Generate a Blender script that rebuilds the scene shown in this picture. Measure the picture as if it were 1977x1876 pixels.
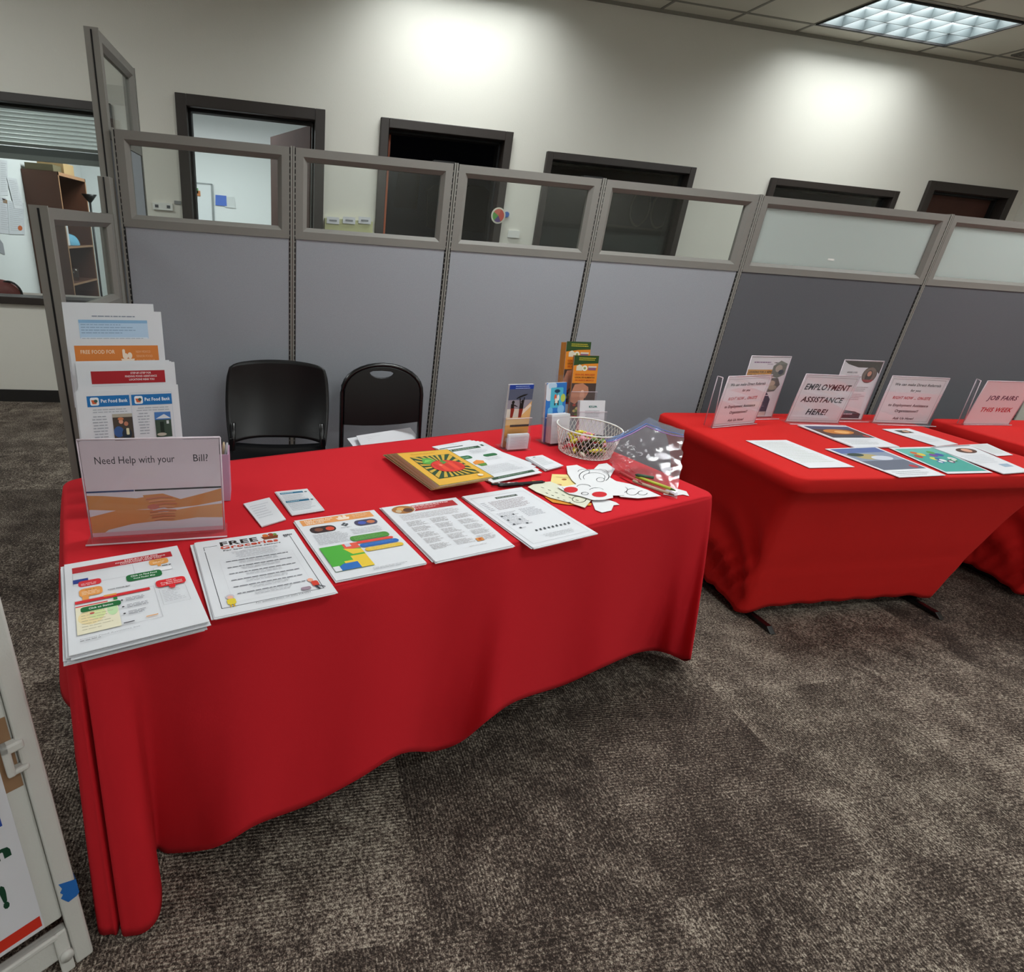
import bpy, bmesh, math, random
from mathutils import Vector, Matrix
random.seed(7)
S = bpy.context.scene
for o in list(bpy.data.objects): bpy.data.objects.remove(o)
# ------------------------------------------------------------------ camera
W, H = 1977.0, 1876.0
FPX, CX, CY = 1068.84, 748.13, 911.93          # focal length and optical centre of the cropped frame
CAMZ = 1.43
yaw, pit, rol = [math.radians(a) for a in (11.40995545, 22.60816854, -4.25070324)]
FW = Vector((math.sin(yaw)*math.cos(pit), math.cos(yaw)*math.cos(pit), -math.sin(pit)))
_r = Vector((math.cos(yaw), -math.sin(yaw), 0)); _d = FW.cross(_r)
RT = _r*math.cos(rol) + _d*math.sin(rol)
DN = _d*math.cos(rol) - _r*math.sin(rol)
C0 = Vector((0, 0, CAMZ))
cd = bpy.data.cameras.new('camera'); cam = bpy.data.objects.new('camera', cd); S.collection.objects.link(cam)
m = Matrix((RT, -DN, -FW)).transposed().to_4x4(); m.translation = C0; cam.matrix_world = m
cd.sensor_fit = 'HORIZONTAL'; cd.sensor_width = 36.0; cd.lens = FPX/W*36.0
cd.shift_x = (W/2-CX)/W; cd.shift_y = (CY-H/2)/W
cd.clip_start = 0.02; S.camera = cam
# ------------------------------------------------------------------ colour management, world
S.view_settings.view_transform = 'Standard'; S.view_settings.look = 'None'
S.view_settings.gamma = 1; S.view_settings.use_curve_mapping = False
S.view_settings.exposure = 0.22
wd = bpy.data.worlds.new('world'); S.world = wd; wd.use_nodes = True
wd.node_tree.nodes['Background'].inputs[0].default_value = (0.9, 0.95, 1, 1)
wd.node_tree.nodes['Background'].inputs[1].default_value = 0.05
LAMPS = [(4.705, 4.42, 25, 180), (1.30, 4.42, 28, 180), (1.30, 1.98, 38, 172), (4.705, 1.98, 38, 172), (-2.5, 2.9, 40, 180), (1.30, -.46, 20, 165), (4.705, -.46, 24, 170), (-2.5, -.46, 20, 170), (1.30, -2.9, 32, 180), (4.705, -2.9, 30, 180)]  # unseen lamp on the left is added off the rows to brighten the left wall
CEIL = 3.22
WALLY = 4.9
PARY = 2.85
T = 0.745

# ------------------------------------------------------------------ geometry helpers
def ray(u, v): return FW + RT*((u-CX)/FPX) + DN*((v-CY)/FPX)
def pz(u, v, z=T): q = ray(u, v); return C0 + q*((z-CAMZ)/q.z)
def py(u, v, y): q = ray(u, v); return C0 + q*(y/q.y)
def pxx(u, v, x): q = ray(u, v); return C0 + q*(x/q.x)

def lin(c):
    if isinstance(c, str): c = [int(c[i:i+2], 16)/255 for i in (0, 2, 4)]
    return tuple(((x/12.92) if x <= 0.04045 else ((x+0.055)/1.055)**2.4) for x in c) + (1,)
_M = {}
def mat(col, rough=0.6, metal=0.0, name=None, spec=0.5, bump=None, noise=None, sheen=0, emit=0, coat=0, translucent=0):
    key = (col, rough, metal, name, spec, bump, noise, emit)
    if key in _M: return _M[key]
    m = bpy.data.materials.new(name or 'paint_'+str(col)); m.use_nodes = True
    nt = m.node_tree; b = nt.nodes['Principled BSDF']
    b.inputs['Base Color'].default_value = lin(col)
    b.inputs['Roughness'].default_value = rough; b.inputs['Metallic'].default_value = metal
    b.inputs['Specular IOR Level'].default_value = spec
    if coat: b.inputs['Coat Weight'].default_value = coat
    if sheen: b.inputs['Sheen Weight'].default_value = sheen
    if emit:
        b.inputs['Emission Color'].default_value = lin(col); b.inputs['Emission Strength'].default_value = emit
    if bump or noise:
        tc = nt.nodes.new('ShaderNodeTexCoord')
        n = nt.nodes.new('ShaderNodeTexNoise'); nt.links.new(tc.outputs['Object'], n.inputs['Vector'])
        n.inputs['Scale'].default_value = (bump or noise)[0]; n.inputs['Detail'].default_value = 4
        if bump:
            bp = nt.nodes.new('ShaderNodeBump'); bp.inputs['Strength'].default_value = bump[1]; bp.inputs['Distance'].default_value = 0.002
            nt.links.new(n.outputs['Fac'], bp.inputs['Height']); nt.links.new(bp.outputs['Normal'], b.inputs['Normal'])
        if noise:
            n2 = nt.nodes.new('ShaderNodeTexNoise'); nt.links.new(tc.outputs['Object'], n2.inputs['Vector'])
            n2.inputs['Scale'].default_value = noise[0]; n2.inputs['Detail'].default_value = 3
            mx = nt.nodes.new('ShaderNodeMix'); mx.data_type = 'RGBA'
            a = lin(col); k = noise[1]
            mx.inputs[6].default_value = tuple(x*(1-k) for x in a[:3])+(1,); mx.inputs[7].default_value = tuple(min(1, x*(1+k)) for x in a[:3])+(1,)
            nt.links.new(n2.outputs['Fac'], mx.inputs[0]); nt.links.new(mx.outputs[2], b.inputs['Base Color'])
    _M[key] = m; return m

def glassy(name, tint=(1, 1, 1), gloss=0.08, rough=0.02, white=0.0, bump=0):
    m = bpy.data.materials.new(name); m.use_nodes = True; nt = m.node_tree; nt.nodes.clear()
    out = nt.nodes.new('ShaderNodeOutputMaterial'); tr = nt.nodes.new('ShaderNodeBsdfTransparent'); gl = nt.nodes.new('ShaderNodeBsdfGlossy')
    tr.inputs[0].default_value = (*tint, 1); gl.inputs['Roughness'].default_value = rough
    fr = nt.nodes.new('ShaderNodeLayerWeight'); fr.inputs[0].default_value = 0.25
    mr = nt.nodes.new('ShaderNodeMapRange'); mr.inputs['To Min'].default_value = gloss*0.5; mr.inputs['To Max'].default_value = min(1, gloss*5)
    nt.links.new(fr.outputs['Fresnel'], mr.inputs['Value'])
    mx = nt.nodes.new('ShaderNodeMixShader'); nt.links.new(mr.outputs[0], mx.inputs[0]); nt.links.new(tr.outputs[0], mx.inputs[1]); nt.links.new(gl.outputs[0], mx.inputs[2])
    last = mx
    if bump:
        tc = nt.nodes.new('ShaderNodeTexCoord'); n = nt.nodes.new('ShaderNodeTexVoronoi'); n.inputs['Scale'].default_value = bump
        n.feature = 'SMOOTH_F1'
        nt.links.new(tc.outputs['Object'], n.inputs['Vector'])
        bp = nt.nodes.new('ShaderNodeBump'); bp.inputs['Strength'].default_value = 0.6; bp.inputs['Distance'].default_value = 0.012
        nt.links.new(n.outputs['Distance'], bp.inputs['Height']); nt.links.new(bp.outputs['Normal'], gl.inputs['Normal']); nt.links.new(bp.outputs['Normal'], fr.inputs['Normal'])
    if white:
        df = nt.nodes.new('ShaderNodeBsdfDiffuse'); df.inputs[0].default_value = (0.8, 0.78, 0.8, 1)
        m2 = nt.nodes.new('ShaderNodeMixShader'); m2.inputs[0].default_value = white
        nt.links.new(last.outputs[0], m2.inputs[1]); nt.links.new(df.outputs[0], m2.inputs[2]); last = m2
    nt.links.new(last.outputs[0], out.inputs[0]); return m

def put(o, parent=None):
    S.collection.objects.link(o)
    if parent: o.parent = parent
    return o
def tag(o, label=None, cat=None, group=None, kind=None):
    if label: o['label'] = label
    if cat: o['category'] = cat
    if group: o['group'] = group
    if kind: o['kind'] = kind
    return o
def thing(name, label, cat, loc=(0, 0, 0), group=None):
    o = bpy.data.objects.new(name, None); o.empty_display_size = 0.05; put(o); o.location = loc
    return tag(o, label, cat, group)

class MB:
    def __init__(s): s.v = []; s.f = []; s.mi = []; s.mats = []; s.sm = []
    def m(s, mt):
        if mt not in s.mats: s.mats.append(mt)
        return s.mats.index(mt)
    def add(s, vs, fs, mt, smooth=False):
        b = len(s.v); s.v += [Vector(p) for p in vs]; i = s.m(mt)
        for f in fs: s.f.append([b+k for k in f]); s.mi.append(i); s.sm.append(smooth)
    def box(s, x0, x1, y0, y1, z0, z1, mt, M=None):
        vs = [Vector((x, y, z)) for z in (z0, z1) for y in (y0, y1) for x in (x0, x1)]
        if M: vs = [M @ p for p in vs]
        s.add(vs, [(0, 2, 3, 1), (4, 5, 7, 6), (0, 1, 5, 4), (2, 6, 7, 3), (0, 4, 6, 2), (1, 3, 7, 5)], mt)
    def tube(s, pts, r, mt, n=8, cap=True, rs=None):
        pts = [Vector(p) for p in pts]; vs = []; up = Vector((0.13, 0.27, 0.95)).normalized()
        for i, p in enumerate(pts):
            t = (pts[min(i+1, len(pts)-1)]-pts[max(i-1, 0)]).normalized()
            a = t.cross(up)
            if a.length < 0.05: a = t.cross(Vector((1, 0, 0)))
            a.normalize(); b = t.cross(a); rr = rs[i] if rs else r
            for k in range(n):
                q = 2*math.pi*k/n; vs.append(p + a*math.cos(q)*rr + b*math.sin(q)*rr)
        fs = [(i*n+k, i*n+(k+1) % n, (i+1)*n+(k+1) % n, (i+1)*n+k) for i in range(len(pts)-1) for k in range(n)]
        if cap: fs += [tuple(range(n))[::-1], tuple((len(pts)-1)*n+k for k in range(n))]
        s.add(vs, fs, mt, True)
    def lathe(s, prof, c, mt, n=24):
        vs = [Vector((c[0]+r*math.cos(2*math.pi*k/n), c[1]+r*math.sin(2*math.pi*k/n), c[2]+z)) for r, z in prof for k in range(n)]
        fs = [(i*n+k, i*n+(k+1) % n, (i+1)*n+(k+1) % n, (i+1)*n+k) for i in range(len(prof)-1) for k in range(n)]
        s.add(vs, fs, mt, True)
    def prism(s, poly, d, mt, smooth=False):
        n = len(poly); poly = [Vector(p) for p in poly]; d = Vector(d)
        s.add(poly+[p+d for p in poly], [tuple(range(n))[::-1], tuple(range(n, 2*n))]+[(k, (k+1) % n, n+(k+1) % n, n+k) for k in range(n)], mt, smooth)
    def grid(s, fn, nu, nv, mt, smooth=True):
        vs = [fn(i/nu, j/nv) for j in range(nv+1) for i in range(nu+1)]
        s.add(vs, [(j*(nu+1)+i, j*(nu+1)+i+1, (j+1)*(nu+1)+i+1, (j+1)*(nu+1)+i) for j in range(nv) for i in range(nu)], mt, smooth)
    def build(s, name, parent=None, bevel=0, solid=0, seg=2):
        me = bpy.data.meshes.new(name)
        if parent: org = parent.matrix_world.translation.copy() if False else wloc(parent)
        else:
            xs = [p.x for p in s.v]; ys = [p.y for p in s.v]
            org = Vector(((min(xs)+max(xs))/2, (min(ys)+max(ys))/2, min(p.z for p in s.v)))
        me.from_pydata([p-org for p in s.v], [], s.f)
        for mt in s.mats: me.materials.append(mt)
        me.polygons.foreach_set('material_index', s.mi); me.polygons.foreach_set('use_smooth', s.sm)
        me.update()
        o = bpy.data.objects.new(name, me); put(o, parent)
        if not parent: o.location = org
        if solid:
            md = o.modifiers.new('thick', 'SOLIDIFY'); md.thickness = abs(solid); md.offset = -1 if solid > 0 else 1
        if bevel:
            md = o.modifiers.new('bevel', 'BEVEL'); md.width = bevel; md.segments = seg; md.limit_method = 'ANGLE'; md.angle_limit = math.radians(40)
        return o
def wloc(o):
    v = Vector(o.location)
    while o.parent: o = o.parent; v += Vector(o.location)
    return v

_T = {}
def textmesh(s, bold=0.0, shear=0.0):
    k = (s, bold, shear)
    if k in _T: return _T[k]
    c = bpy.data.curves.new('t', 'FONT'); c.body = s; c.size = 1; c.offset = bold; c.shear = shear; c.resolution_u = 2; c.space_character = 1.0+bold*3
    o = bpy.data.objects.new('t', c); S.collection.objects.link(o)
    dg = bpy.context.evaluated_depsgraph_get(); ev = o.evaluated_get(dg); me = ev.to_mesh()
    vs = [(p.co.x, p.co.y) for p in me.vertices]; fs = [tuple(f.vertices) for f in me.polygons]
    ev.to_mesh_clear(); bpy.data.objects.remove(o); bpy.data.curves.remove(c)
    x0 = min(v[0] for v in vs); x1 = max(v[0] for v in vs)
    vs = [((x-x0)/(x1-x0), y/0.7) for x, y in vs]           # cap height -> 1
    _T[k] = (vs, fs); return _T[k]

INK = {}
def ink(c): return mat(c, 0.55, name='ink_'+c, spec=0.25)
PAPER = mat('dcdde2', 0.6, name='paper_white', spec=0.25)
class Sheet:
    """printed sheet between four corners (bottom-left, bottom-right, top-right, top-left); prints in 0..1 coordinates"""
    def __init__(s, bl, br, tr, tl, thick=0.0006, paper=None, mb=None, bow=0.0, both=False):
        s.q = [Vector(p) for p in (bl, br, tr, tl)]; s.mb = mb or MB(); s.k = 0; s.bow = bow
        s.n = (s.q[1]-s.q[0]).cross(s.q[3]-s.q[0]).normalized(); s.paper = paper or PAPER
        s.asp = (s.q[1]-s.q[0]).length/(s.q[3]-s.q[0]).length
        nv = 8 if bow else 1
        vs = []; 
        for j in range(nv+1):
            for i in (0, 1): vs += [s.at(i, j/nv, 0), s.at(i, j/nv, -thick)]
        fs = []
        for j in range(nv):
            a = 4*j; b = a+4
            fs += [(a, a+2, b+2, b), (a+1, b+1, b+3, a+3), (a, b, b+1, a+1), (a+2, a+3, b+3, b+2)]
        fs += [(0, 1, 3, 2), (4*nv, 4*nv+2, 4*nv+3, 4*nv+1)]
        s.mb.add(vs, fs, s.paper)
    def at(s, x, y, d):
        a, b, c, e = s.q
        return (a*(1-x)+b*x)*(1-y)+(e*(1-x)+c*x)*y + s.n*(d + s.bow*(math.sin(math.pi*min(max(y, 0), 1)) if s.bow else 0))
    def off(s): s.k += 1; return 0.00025 + 0.00006*s.k
    def poly(s, pts, c, off=None):
        d = off or s.off(); s.mb.add([s.at(x, y, d) for x, y in pts], [tuple(range(len(pts)))], ink(c)); return s
    def rect(s, x, y, w, h, c, off=None):
        if s.bow and h > 0.1:
            n = 4; d = off or s.off()
            for k in range(n): s.poly([(x, y+h*k/n), (x+w, y+h*k/n), (x+w, y+h*(k+1)/n), (x, y+h*(k+1)/n)], c, d)
            return s
        return s.poly([(x, y), (x+w, y), (x+w, y+h), (x, y+h)], c, off)
    def rrect(s, x, y, w, h, c, r=0.3):
        rx = r*min(w, h/s.asp); ry = rx*s.asp; pts = []
        for cx, cy, a0 in ((x+w-rx, y+ry, -90), (x+w-rx, y+h-ry, 0), (x+rx, y+h-ry, 90), (x+rx, y+ry, 180)):
            for k in range(4): a = math.radians(a0+30*k); pts.append((cx+rx*math.cos(a), cy+ry*math.sin(a)))
        return s.poly(pts, c)
    def ell(s, cx, cy, rx, ry, c, n=18): return s.poly([(cx+rx*math.cos(2*math.pi*k/n), cy+ry*math.sin(2*math.pi*k/n)) for k in range(n)], c)
    def frame(s, x, y, w, h, t, c):
        ty = t*s.asp; d = s.off()
        for r in ((x, y, w, ty), (x, y+h-ty, w, ty), (x, y, t, h), (x+w-t, y, t, h)): s.rect(*r, c, d)
        return s
    def text(s, t, x0, x1, y, h, c, bold=0.0, shear=0.0, slope=0.0):
        vs, fs = textmesh(t, bold, shear); d = s.off()
        s.mb.add([s.at(x0+(x1-x0)*a, y+h*b+slope*a, d) for a, b in vs], fs, ink(c)); return s
    def lines(s, x, y, w, n, dy, c='9a9aa0', h=0.006, ragged=0.3, centre=False):
        """grey body copy: too small in the photograph to read"""
        d = s.off()
        for k in range(n):
            ww = w*(1-ragged*random.random()); x0 = x+(w-ww)/2 if centre else x
            p = x0
            while p < x0+ww-0.004:
                l = min(random.uniform(0.02, 0.07), x0+ww-p); s.rect(p, y-k*dy, l, h, c, d); p += l+0.008
        return s
    def build(s, name, parent=None): return s.mb.build(name, parent)

# ------------------------------------------------------------------ materials
M_wall = mat('e2dfd6', 0.75, name='wall_paint', spec=0.2, bump=(140, 0.25))
M_white_wall = mat('e4e8e8', 0.8, name='office_white_paint')
M_dark_wall = mat('35384a', 0.9, name='unlit_room_surface')  # darkness of the unlit rooms is put into the wall colour
M_frame = mat('827f7a', 0.5, name='panel_frame_taupe', spec=0.4)
M_frame2 = mat('8c8a84', 0.5, name='panel_post_taupe', spec=0.4)
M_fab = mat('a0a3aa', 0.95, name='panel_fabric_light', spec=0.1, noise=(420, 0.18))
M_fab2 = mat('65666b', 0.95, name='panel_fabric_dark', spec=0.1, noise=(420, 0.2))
M_black = mat('0c0c0e', 0.7, name='black_slot')
M_blk_pl = mat('060608', 0.36, name='black_plastic', spec=0.4)
M_blk_mt = mat('0a0a0c', 0.25, name='black_enamel', spec=0.6)
M_jamb = mat('322b28', 0.45, name='dark_bronze_frame')
M_brown = mat('4a2a20', 0.8, name='brown_wood', noise=(6, 0.25))
M_brown2 = mat('5a3626', 0.5, name='bookcase_wood', noise=(8, 0.2))
M_edge = mat('a87c58', 0.5, name='wood_edge')
M_base = mat('1f1d1c', 0.6, name='vinyl_base')
M_ceil = mat('dcd8cc', 0.9, name='ceiling_tile', spec=0.1, bump=(300, 0.4))
M_tbar = mat('8b887f', 0.6, name='ceiling_grid_bar')
M_white = mat('e6e6e2', 0.5, name='white_enamel')
M_plast = mat('c9c8c3', 0.5, name='white_plastic', spec=0.4, bump=(260, 0.2))
M_cloth = mat('c8212b', 0.85, name='red_tablecloth', spec=0.15, bump=(700, 0.15))
M_cloth2 = mat('c91e1c', 0.8, name='red_stretch_cover', spec=0.2, bump=(700, 0.1))
M_acr = glassy('clear_acrylic', (0.985, 0.975, 0.985), 0.025, 0.03, white=0.02)
M_acr_e = mat('d9c9d2', 0.2, name='acrylic_edge')
M_glass = glassy('window_glass', (0.93, 0.95, 0.94), 0.05, 0.01)
M_bag = glassy('clear_plastic_film', (0.95, 0.93, 0.96), 0.09, 0.13, white=0.06, bump=24)
# frosted glass
M_frost = bpy.data.materials.new('frosted_glass'); M_frost.use_nodes = True
nt = M_frost.node_tree; nt.nodes.clear(); out = nt.nodes.new('ShaderNodeOutputMaterial')
a = nt.nodes.new('ShaderNodeBsdfTranslucent'); a.inputs[0].default_value = (0.80, 0.86, 0.84, 1)
b = nt.nodes.new('ShaderNodeBsdfDiffuse'); b.inputs[0].default_value = (0.72, 0.76, 0.75, 1)
mx = nt.nodes.new('ShaderNodeMixShader'); mx.inputs[0].default_value = 0.35
nt.links.new(a.outputs[0], mx.inputs[1]); nt.links.new(b.outputs[0], mx.inputs[2]); nt.links.new(mx.outputs[0], out.inputs[0])
# carpet tiles
def carpet():
    m = bpy.data.materials.new('carpet_tiles'); m.use_nodes = True; nt = m.node_tree; N = nt.nodes; L = nt.links
    b = N['Principled BSDF']; b.inputs['Roughness'].default_value = 0.95; b.inputs['Specular IOR Level'].default_value = 0.1
    tc = N.new('ShaderNodeTexCoord')
    def math_(op, a, bb=None, c=None):
        n = N.new('ShaderNodeMath'); n.operation = op
        for i, x in enumerate((a, bb, c)):
            if x is None: continue
            if hasattr(x, 'links') or hasattr(x, 'is_linked'): L.new(x, n.inputs[i])
            else: n.inputs[i].default_value = x
        return n.outputs[0]
    rot = N.new('ShaderNodeMapping'); rot.inputs['Rotation'].default_value = (0, 0, math.radians(0)); rot.inputs['Location'].default_value = (0.13, 0.22, 0); L.new(tc.outputs['Object'], rot.inputs[0])
    sp = N.new('ShaderNodeSeparateXYZ'); L.new(rot.outputs[0], sp.inputs[0])
    X, Y = sp.outputs[0], sp.outputs[1]
    tx = math_('FLOOR', math_('DIVIDE', X, 0.61)); ty = math_('FLOOR', math_('DIVIDE', Y, 0.61))
    par = math_('FLOORED_MODULO', math_('ADD', tx, ty), 2.0)
    cv = N.new('ShaderNodeCombineXYZ'); L.new(tx, cv.inputs[0]); L.new(ty, cv.inputs[1])
    wn = N.new('ShaderNodeTexWhiteNoise'); L.new(cv.outputs[0], wn.inputs[0])
    # ribs along x or y
    rx = math_('SINE', math_('MULTIPLY', X, 2*math.pi/0.0085)); ry = math_('SINE', math_('MULTIPLY', Y, 2*math.pi/0.0085))
    mr = N.new('ShaderNodeMix'); L.new(par, mr.inputs[0]); L.new(rx, mr.inputs[2]); L.new(ry, mr.inputs[3])
    rib = mr.outputs[0]
    # per-tile stretched noise offset
    vm = N.new('ShaderNodeVectorMath'); vm.operation = 'MULTIPLY_ADD'; L.new(wn.outputs['Color'], vm.inputs[0]); vm.inputs[1].default_value = (9, 9, 9); L.new(rot.outputs[0], vm.inputs[2])
    n1 = N.new('ShaderNodeTexNoise'); n1.inputs['Scale'].default_value = 135; n1.inputs['Detail'].default_value = 3; n1.inputs['Roughness'].default_value = 0.7; L.new(vm.outputs[0], n1.inputs['Vector'])
    n2 = N.new('ShaderNodeTexNoise'); n2.inputs['Scale'].default_value = 7; n2.inputs['Detail'].default_value = 4; n2.inputs['Roughness'].default_value = 0.65; L.new(vm.outputs[0], n2.inputs['Vector'])
    n3 = N.new('ShaderNodeTexNoise'); n3.inputs['Scale'].default_value = 330; n3.inputs['Detail'].default_value = 2; L.new(rot.outputs[0], n3.inputs['Vector'])
    # patch threshold: where n2 is high the light yarn shows as speckle, elsewhere ribs dominate
    sp1 = math_('MULTIPLY', math_('SUBTRACT', n1.outputs[0], 0.5), 2.6)
    bl = math_('MULTIPLY', math_('SUBTRACT', n2.outputs[0], 0.5), 1.15)
    tv = math_('MULTIPLY', math_('SUBTRACT', wn.outputs['Value'], 0.5), 0.22)
    ribw = math_('MULTIPLY', rib, 0.085)
    f = math_('ADD', math_('ADD', sp1, bl), math_('ADD', ribw, tv))
    f = math_('ADD', f, math_('MULTIPLY', math_('SUBTRACT', n3.outputs[0], 0.5), 1.7))
    f = math_('ADD', f, 0.36)
    cr = N.new('ShaderNodeValToRGB'); L.new(f, cr.inputs[0])
    e = cr.color_ramp.elements; e[0].position = 0.0; e[0].color = lin('322b27'); e[1].position = 1.0; e[1].color = lin('beb4a4')
    x = e.new(0.35); x.color = lin('564c45'); x = e.new(0.62); x.color = lin('83776c')
    L.new(cr.outputs[0], b.inputs['Base Color'])
    bp = N.new('ShaderNodeBump'); bp.inputs['Strength'].default_value = 0.5; bp.inputs['Distance'].default_value = 0.003
    L.new(math_('ADD', rib, math_('MULTIPLY', n3.outputs[0], 2.0)), bp.inputs['Height']); L.new(bp.outputs[0], b.inputs['Normal'])
    return m
M_carpet = carpet()

# ------------------------------------------------------------------ room shell
XL, XR, YB = -5.0, 7.12, -3.6
def struct(o): o['kind'] = 'structure'; return o
b_ = MB(); b_.box(XL-.1, XR+.1, YB-.1, 9.2, -0.1, 0, M_carpet); struct(b_.build('floor'))
b_ = MB(); hx_, hy_ = .612, .267; xs_ = [XL-.1, 1.30-hx_, 1.30+hx_, 4.705-hx_, 4.705+hx_, XR+.1]
b_.box(XL-.1, XR+.1, YB-.1, 4.42-hy_, CEIL, CEIL+.12, M_ceil); b_.box(XL-.1, XR+.1, 4.42+hy_, WALLY+.12, CEIL, CEIL+.12, M_ceil)
for k in (0, 2, 4): b_.box(xs_[k], xs_[k+1], 4.42-hy_, 4.42+hy_, CEIL, CEIL+.12, M_ceil)
struct(b_.build('ceiling'))
gx = [4.08+0.61*k for k in range(-14, 6)]
mb = MB()
for x in gx:
    cut = any(abs(x-c) < .60 for c in (1.30, 4.705))
    mb.box(x-.011, x+.011, YB, 4.14 if cut else WALLY, CEIL-.004, CEIL+.002, M_tbar)
    if cut: mb.box(x-.011, x+.011, 4.70, WALLY, CEIL-.004, CEIL+.002, M_tbar)
y = 4.72
while y > YB: mb.box(XL, XR, y-.011, y+.011, CEIL-.0035, CEIL+.002, M_tbar); y -= 0.61
struct(mb.build('trim_1'))
mb = MB(); mb.box(XL, XR, WALLY-.015, WALLY, CEIL-.02, CEIL, M_tbar); struct(mb.build('trim_2'))
def wall_back():
    mb = MB(); ops = [(-2.45, -1.25, .83, 2.16), (-.70, .25, 0, 2.25), (.79, 1.75, 0, 2.25), (2.16, 3.44, .83, 2.15), (4.31, 5.59, .83, 2.14), (6.0, 6.92, 0, 2.25)]
    x = XL-.1; y0, y1 = WALLY, WALLY+.12
    for a, b2, z0, z1 in ops:
        mb.box(x, a, y0, y1, 0, CEIL+.1, M_wall)
        mb.box(a, b2, y0, y1, z1, CEIL+.1, M_wall)
        if z0: mb.box(a, b2, y0, y1, 0, z0, M_wall)
        x = b2
    mb.box(x, XR+.1, y0, y1, 0, CEIL+.1, M_wall)
    return struct(mb.build('wall_back')), ops
_, OPS = wall_back()
for nm, bx in (('wall_left', (XL-.1, XL, YB, WALLY)), ('wall_right', (XR, XR+.1, YB, WALLY)), ('wall_front', (XL-.1, XR+.1, YB-.1, YB))):
    mb = MB(); mb.box(*bx, 0, CEIL, M_wall); struct(mb.build(nm))
mb = MB()
for a, b2 in ((XL, -.78), (.32, .71), (1.82, 5.92)): mb.box(a, b2, WALLY-.012, WALLY, 0, .1, M_base)
struct(mb.build('baseboard_back'))
def casing(name, x0, x1, z0, z1, w, full):
    """outer sizes; full=False means a door casing standing on the floor"""
    mb = MB(); y0, y1 = WALLY-.03, WALLY+.15
    mb.box(x0, x0+w, y0, y1, z0, z1, M_jamb); mb.box(x1-w, x1, y0, y1, z0, z1, M_jamb)
    mb.box(x0+w, x1-w, y0, y1, z1-w, z1, M_jamb)
    if full: mb.box(x0+w, x1-w, y0, y1, z0, z0+w, M_jamb)
    # inner stop
    i = w+.018; mb.box(x0+w, x0+i, WALLY+.06, y1, z0, z1-w, M_black); mb.box(x1-i, x1-w, WALLY+.06, y1, z0, z1-w, M_black); mb.box(x0+w, x1-w, WALLY+.06, y1, z1-i, z1-w, M_black)
    return struct(mb.build(name, bevel=.004))
w1 = casing('window_1', -2.5, -1.2, .785, 2.19, .055, True)
casing('door_1', -.762, .308, 0, 2.303, .075, False)
casing('door_2', .731, 1.803, 0, 2.298, .065, False)
w2 = casing('window_2', 2.113, 3.49, .785, 2.195, .055, True)
w3 = casing('window_3', 4.257, 5.642, .785, 2.183, .055, True)
casing('door_3', 5.939, 6.982, 0, 2.30, .075, False)
for w, a, b2, z0, z1 in ((w1, -2.45, -1.25, .83, 2.14), (w2, 2.16, 3.44, .83, 2.14), (w3, 4.31, 5.59, .83, 2.13)):
    mb = MB(); mb.box(a, b2, WALLY+.04, WALLY+.045, z0, z1, M_glass); mb.build('glass_pane', w)
# rooms behind the back wall
def room(n, x0, x1, y1, m, zc=2.75):
    mb = MB(); y0 = WALLY+.12
    mb.box(x0, x1, y1, y1+.05, 0, zc, m); mb.box(x0-.03, x0, y0, y1, 0, zc, m); mb.box(x1, x1+.03, y0, y1, 0, zc, m)
    struct(mb.build('wall_'+n)); mb = MB(); mb.box(x0, x1, y0, y1, zc, zc+.05, m); struct(mb.build('ceiling_'+n))
room('bright_office', -2.47, .55, 8.3, M_white_wall)
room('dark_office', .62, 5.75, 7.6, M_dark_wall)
mb = MB(); mb.box(6.0, 6.92, WALLY+.10, WALLY+.14, 0, 2.24, M_brown); d = mb.build('door_4'); struct(d)
# bright office lamp
def area(name, x, y, z, sx, sy, e, col=(1, .97, .92), spread=180, parent=None):
    l = bpy.data.lights.new(name, 'AREA'); l.shape = 'RECTANGLE'; l.size = sx; l.size_y = sy; l.energy = e; l.color = col; l.spread = math.radians(spread)
    o = bpy.data.objects.new(name, l); put(o, parent); o.location = Vector((x, y, z))-(wloc(parent) if parent else Vector()); return o

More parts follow.
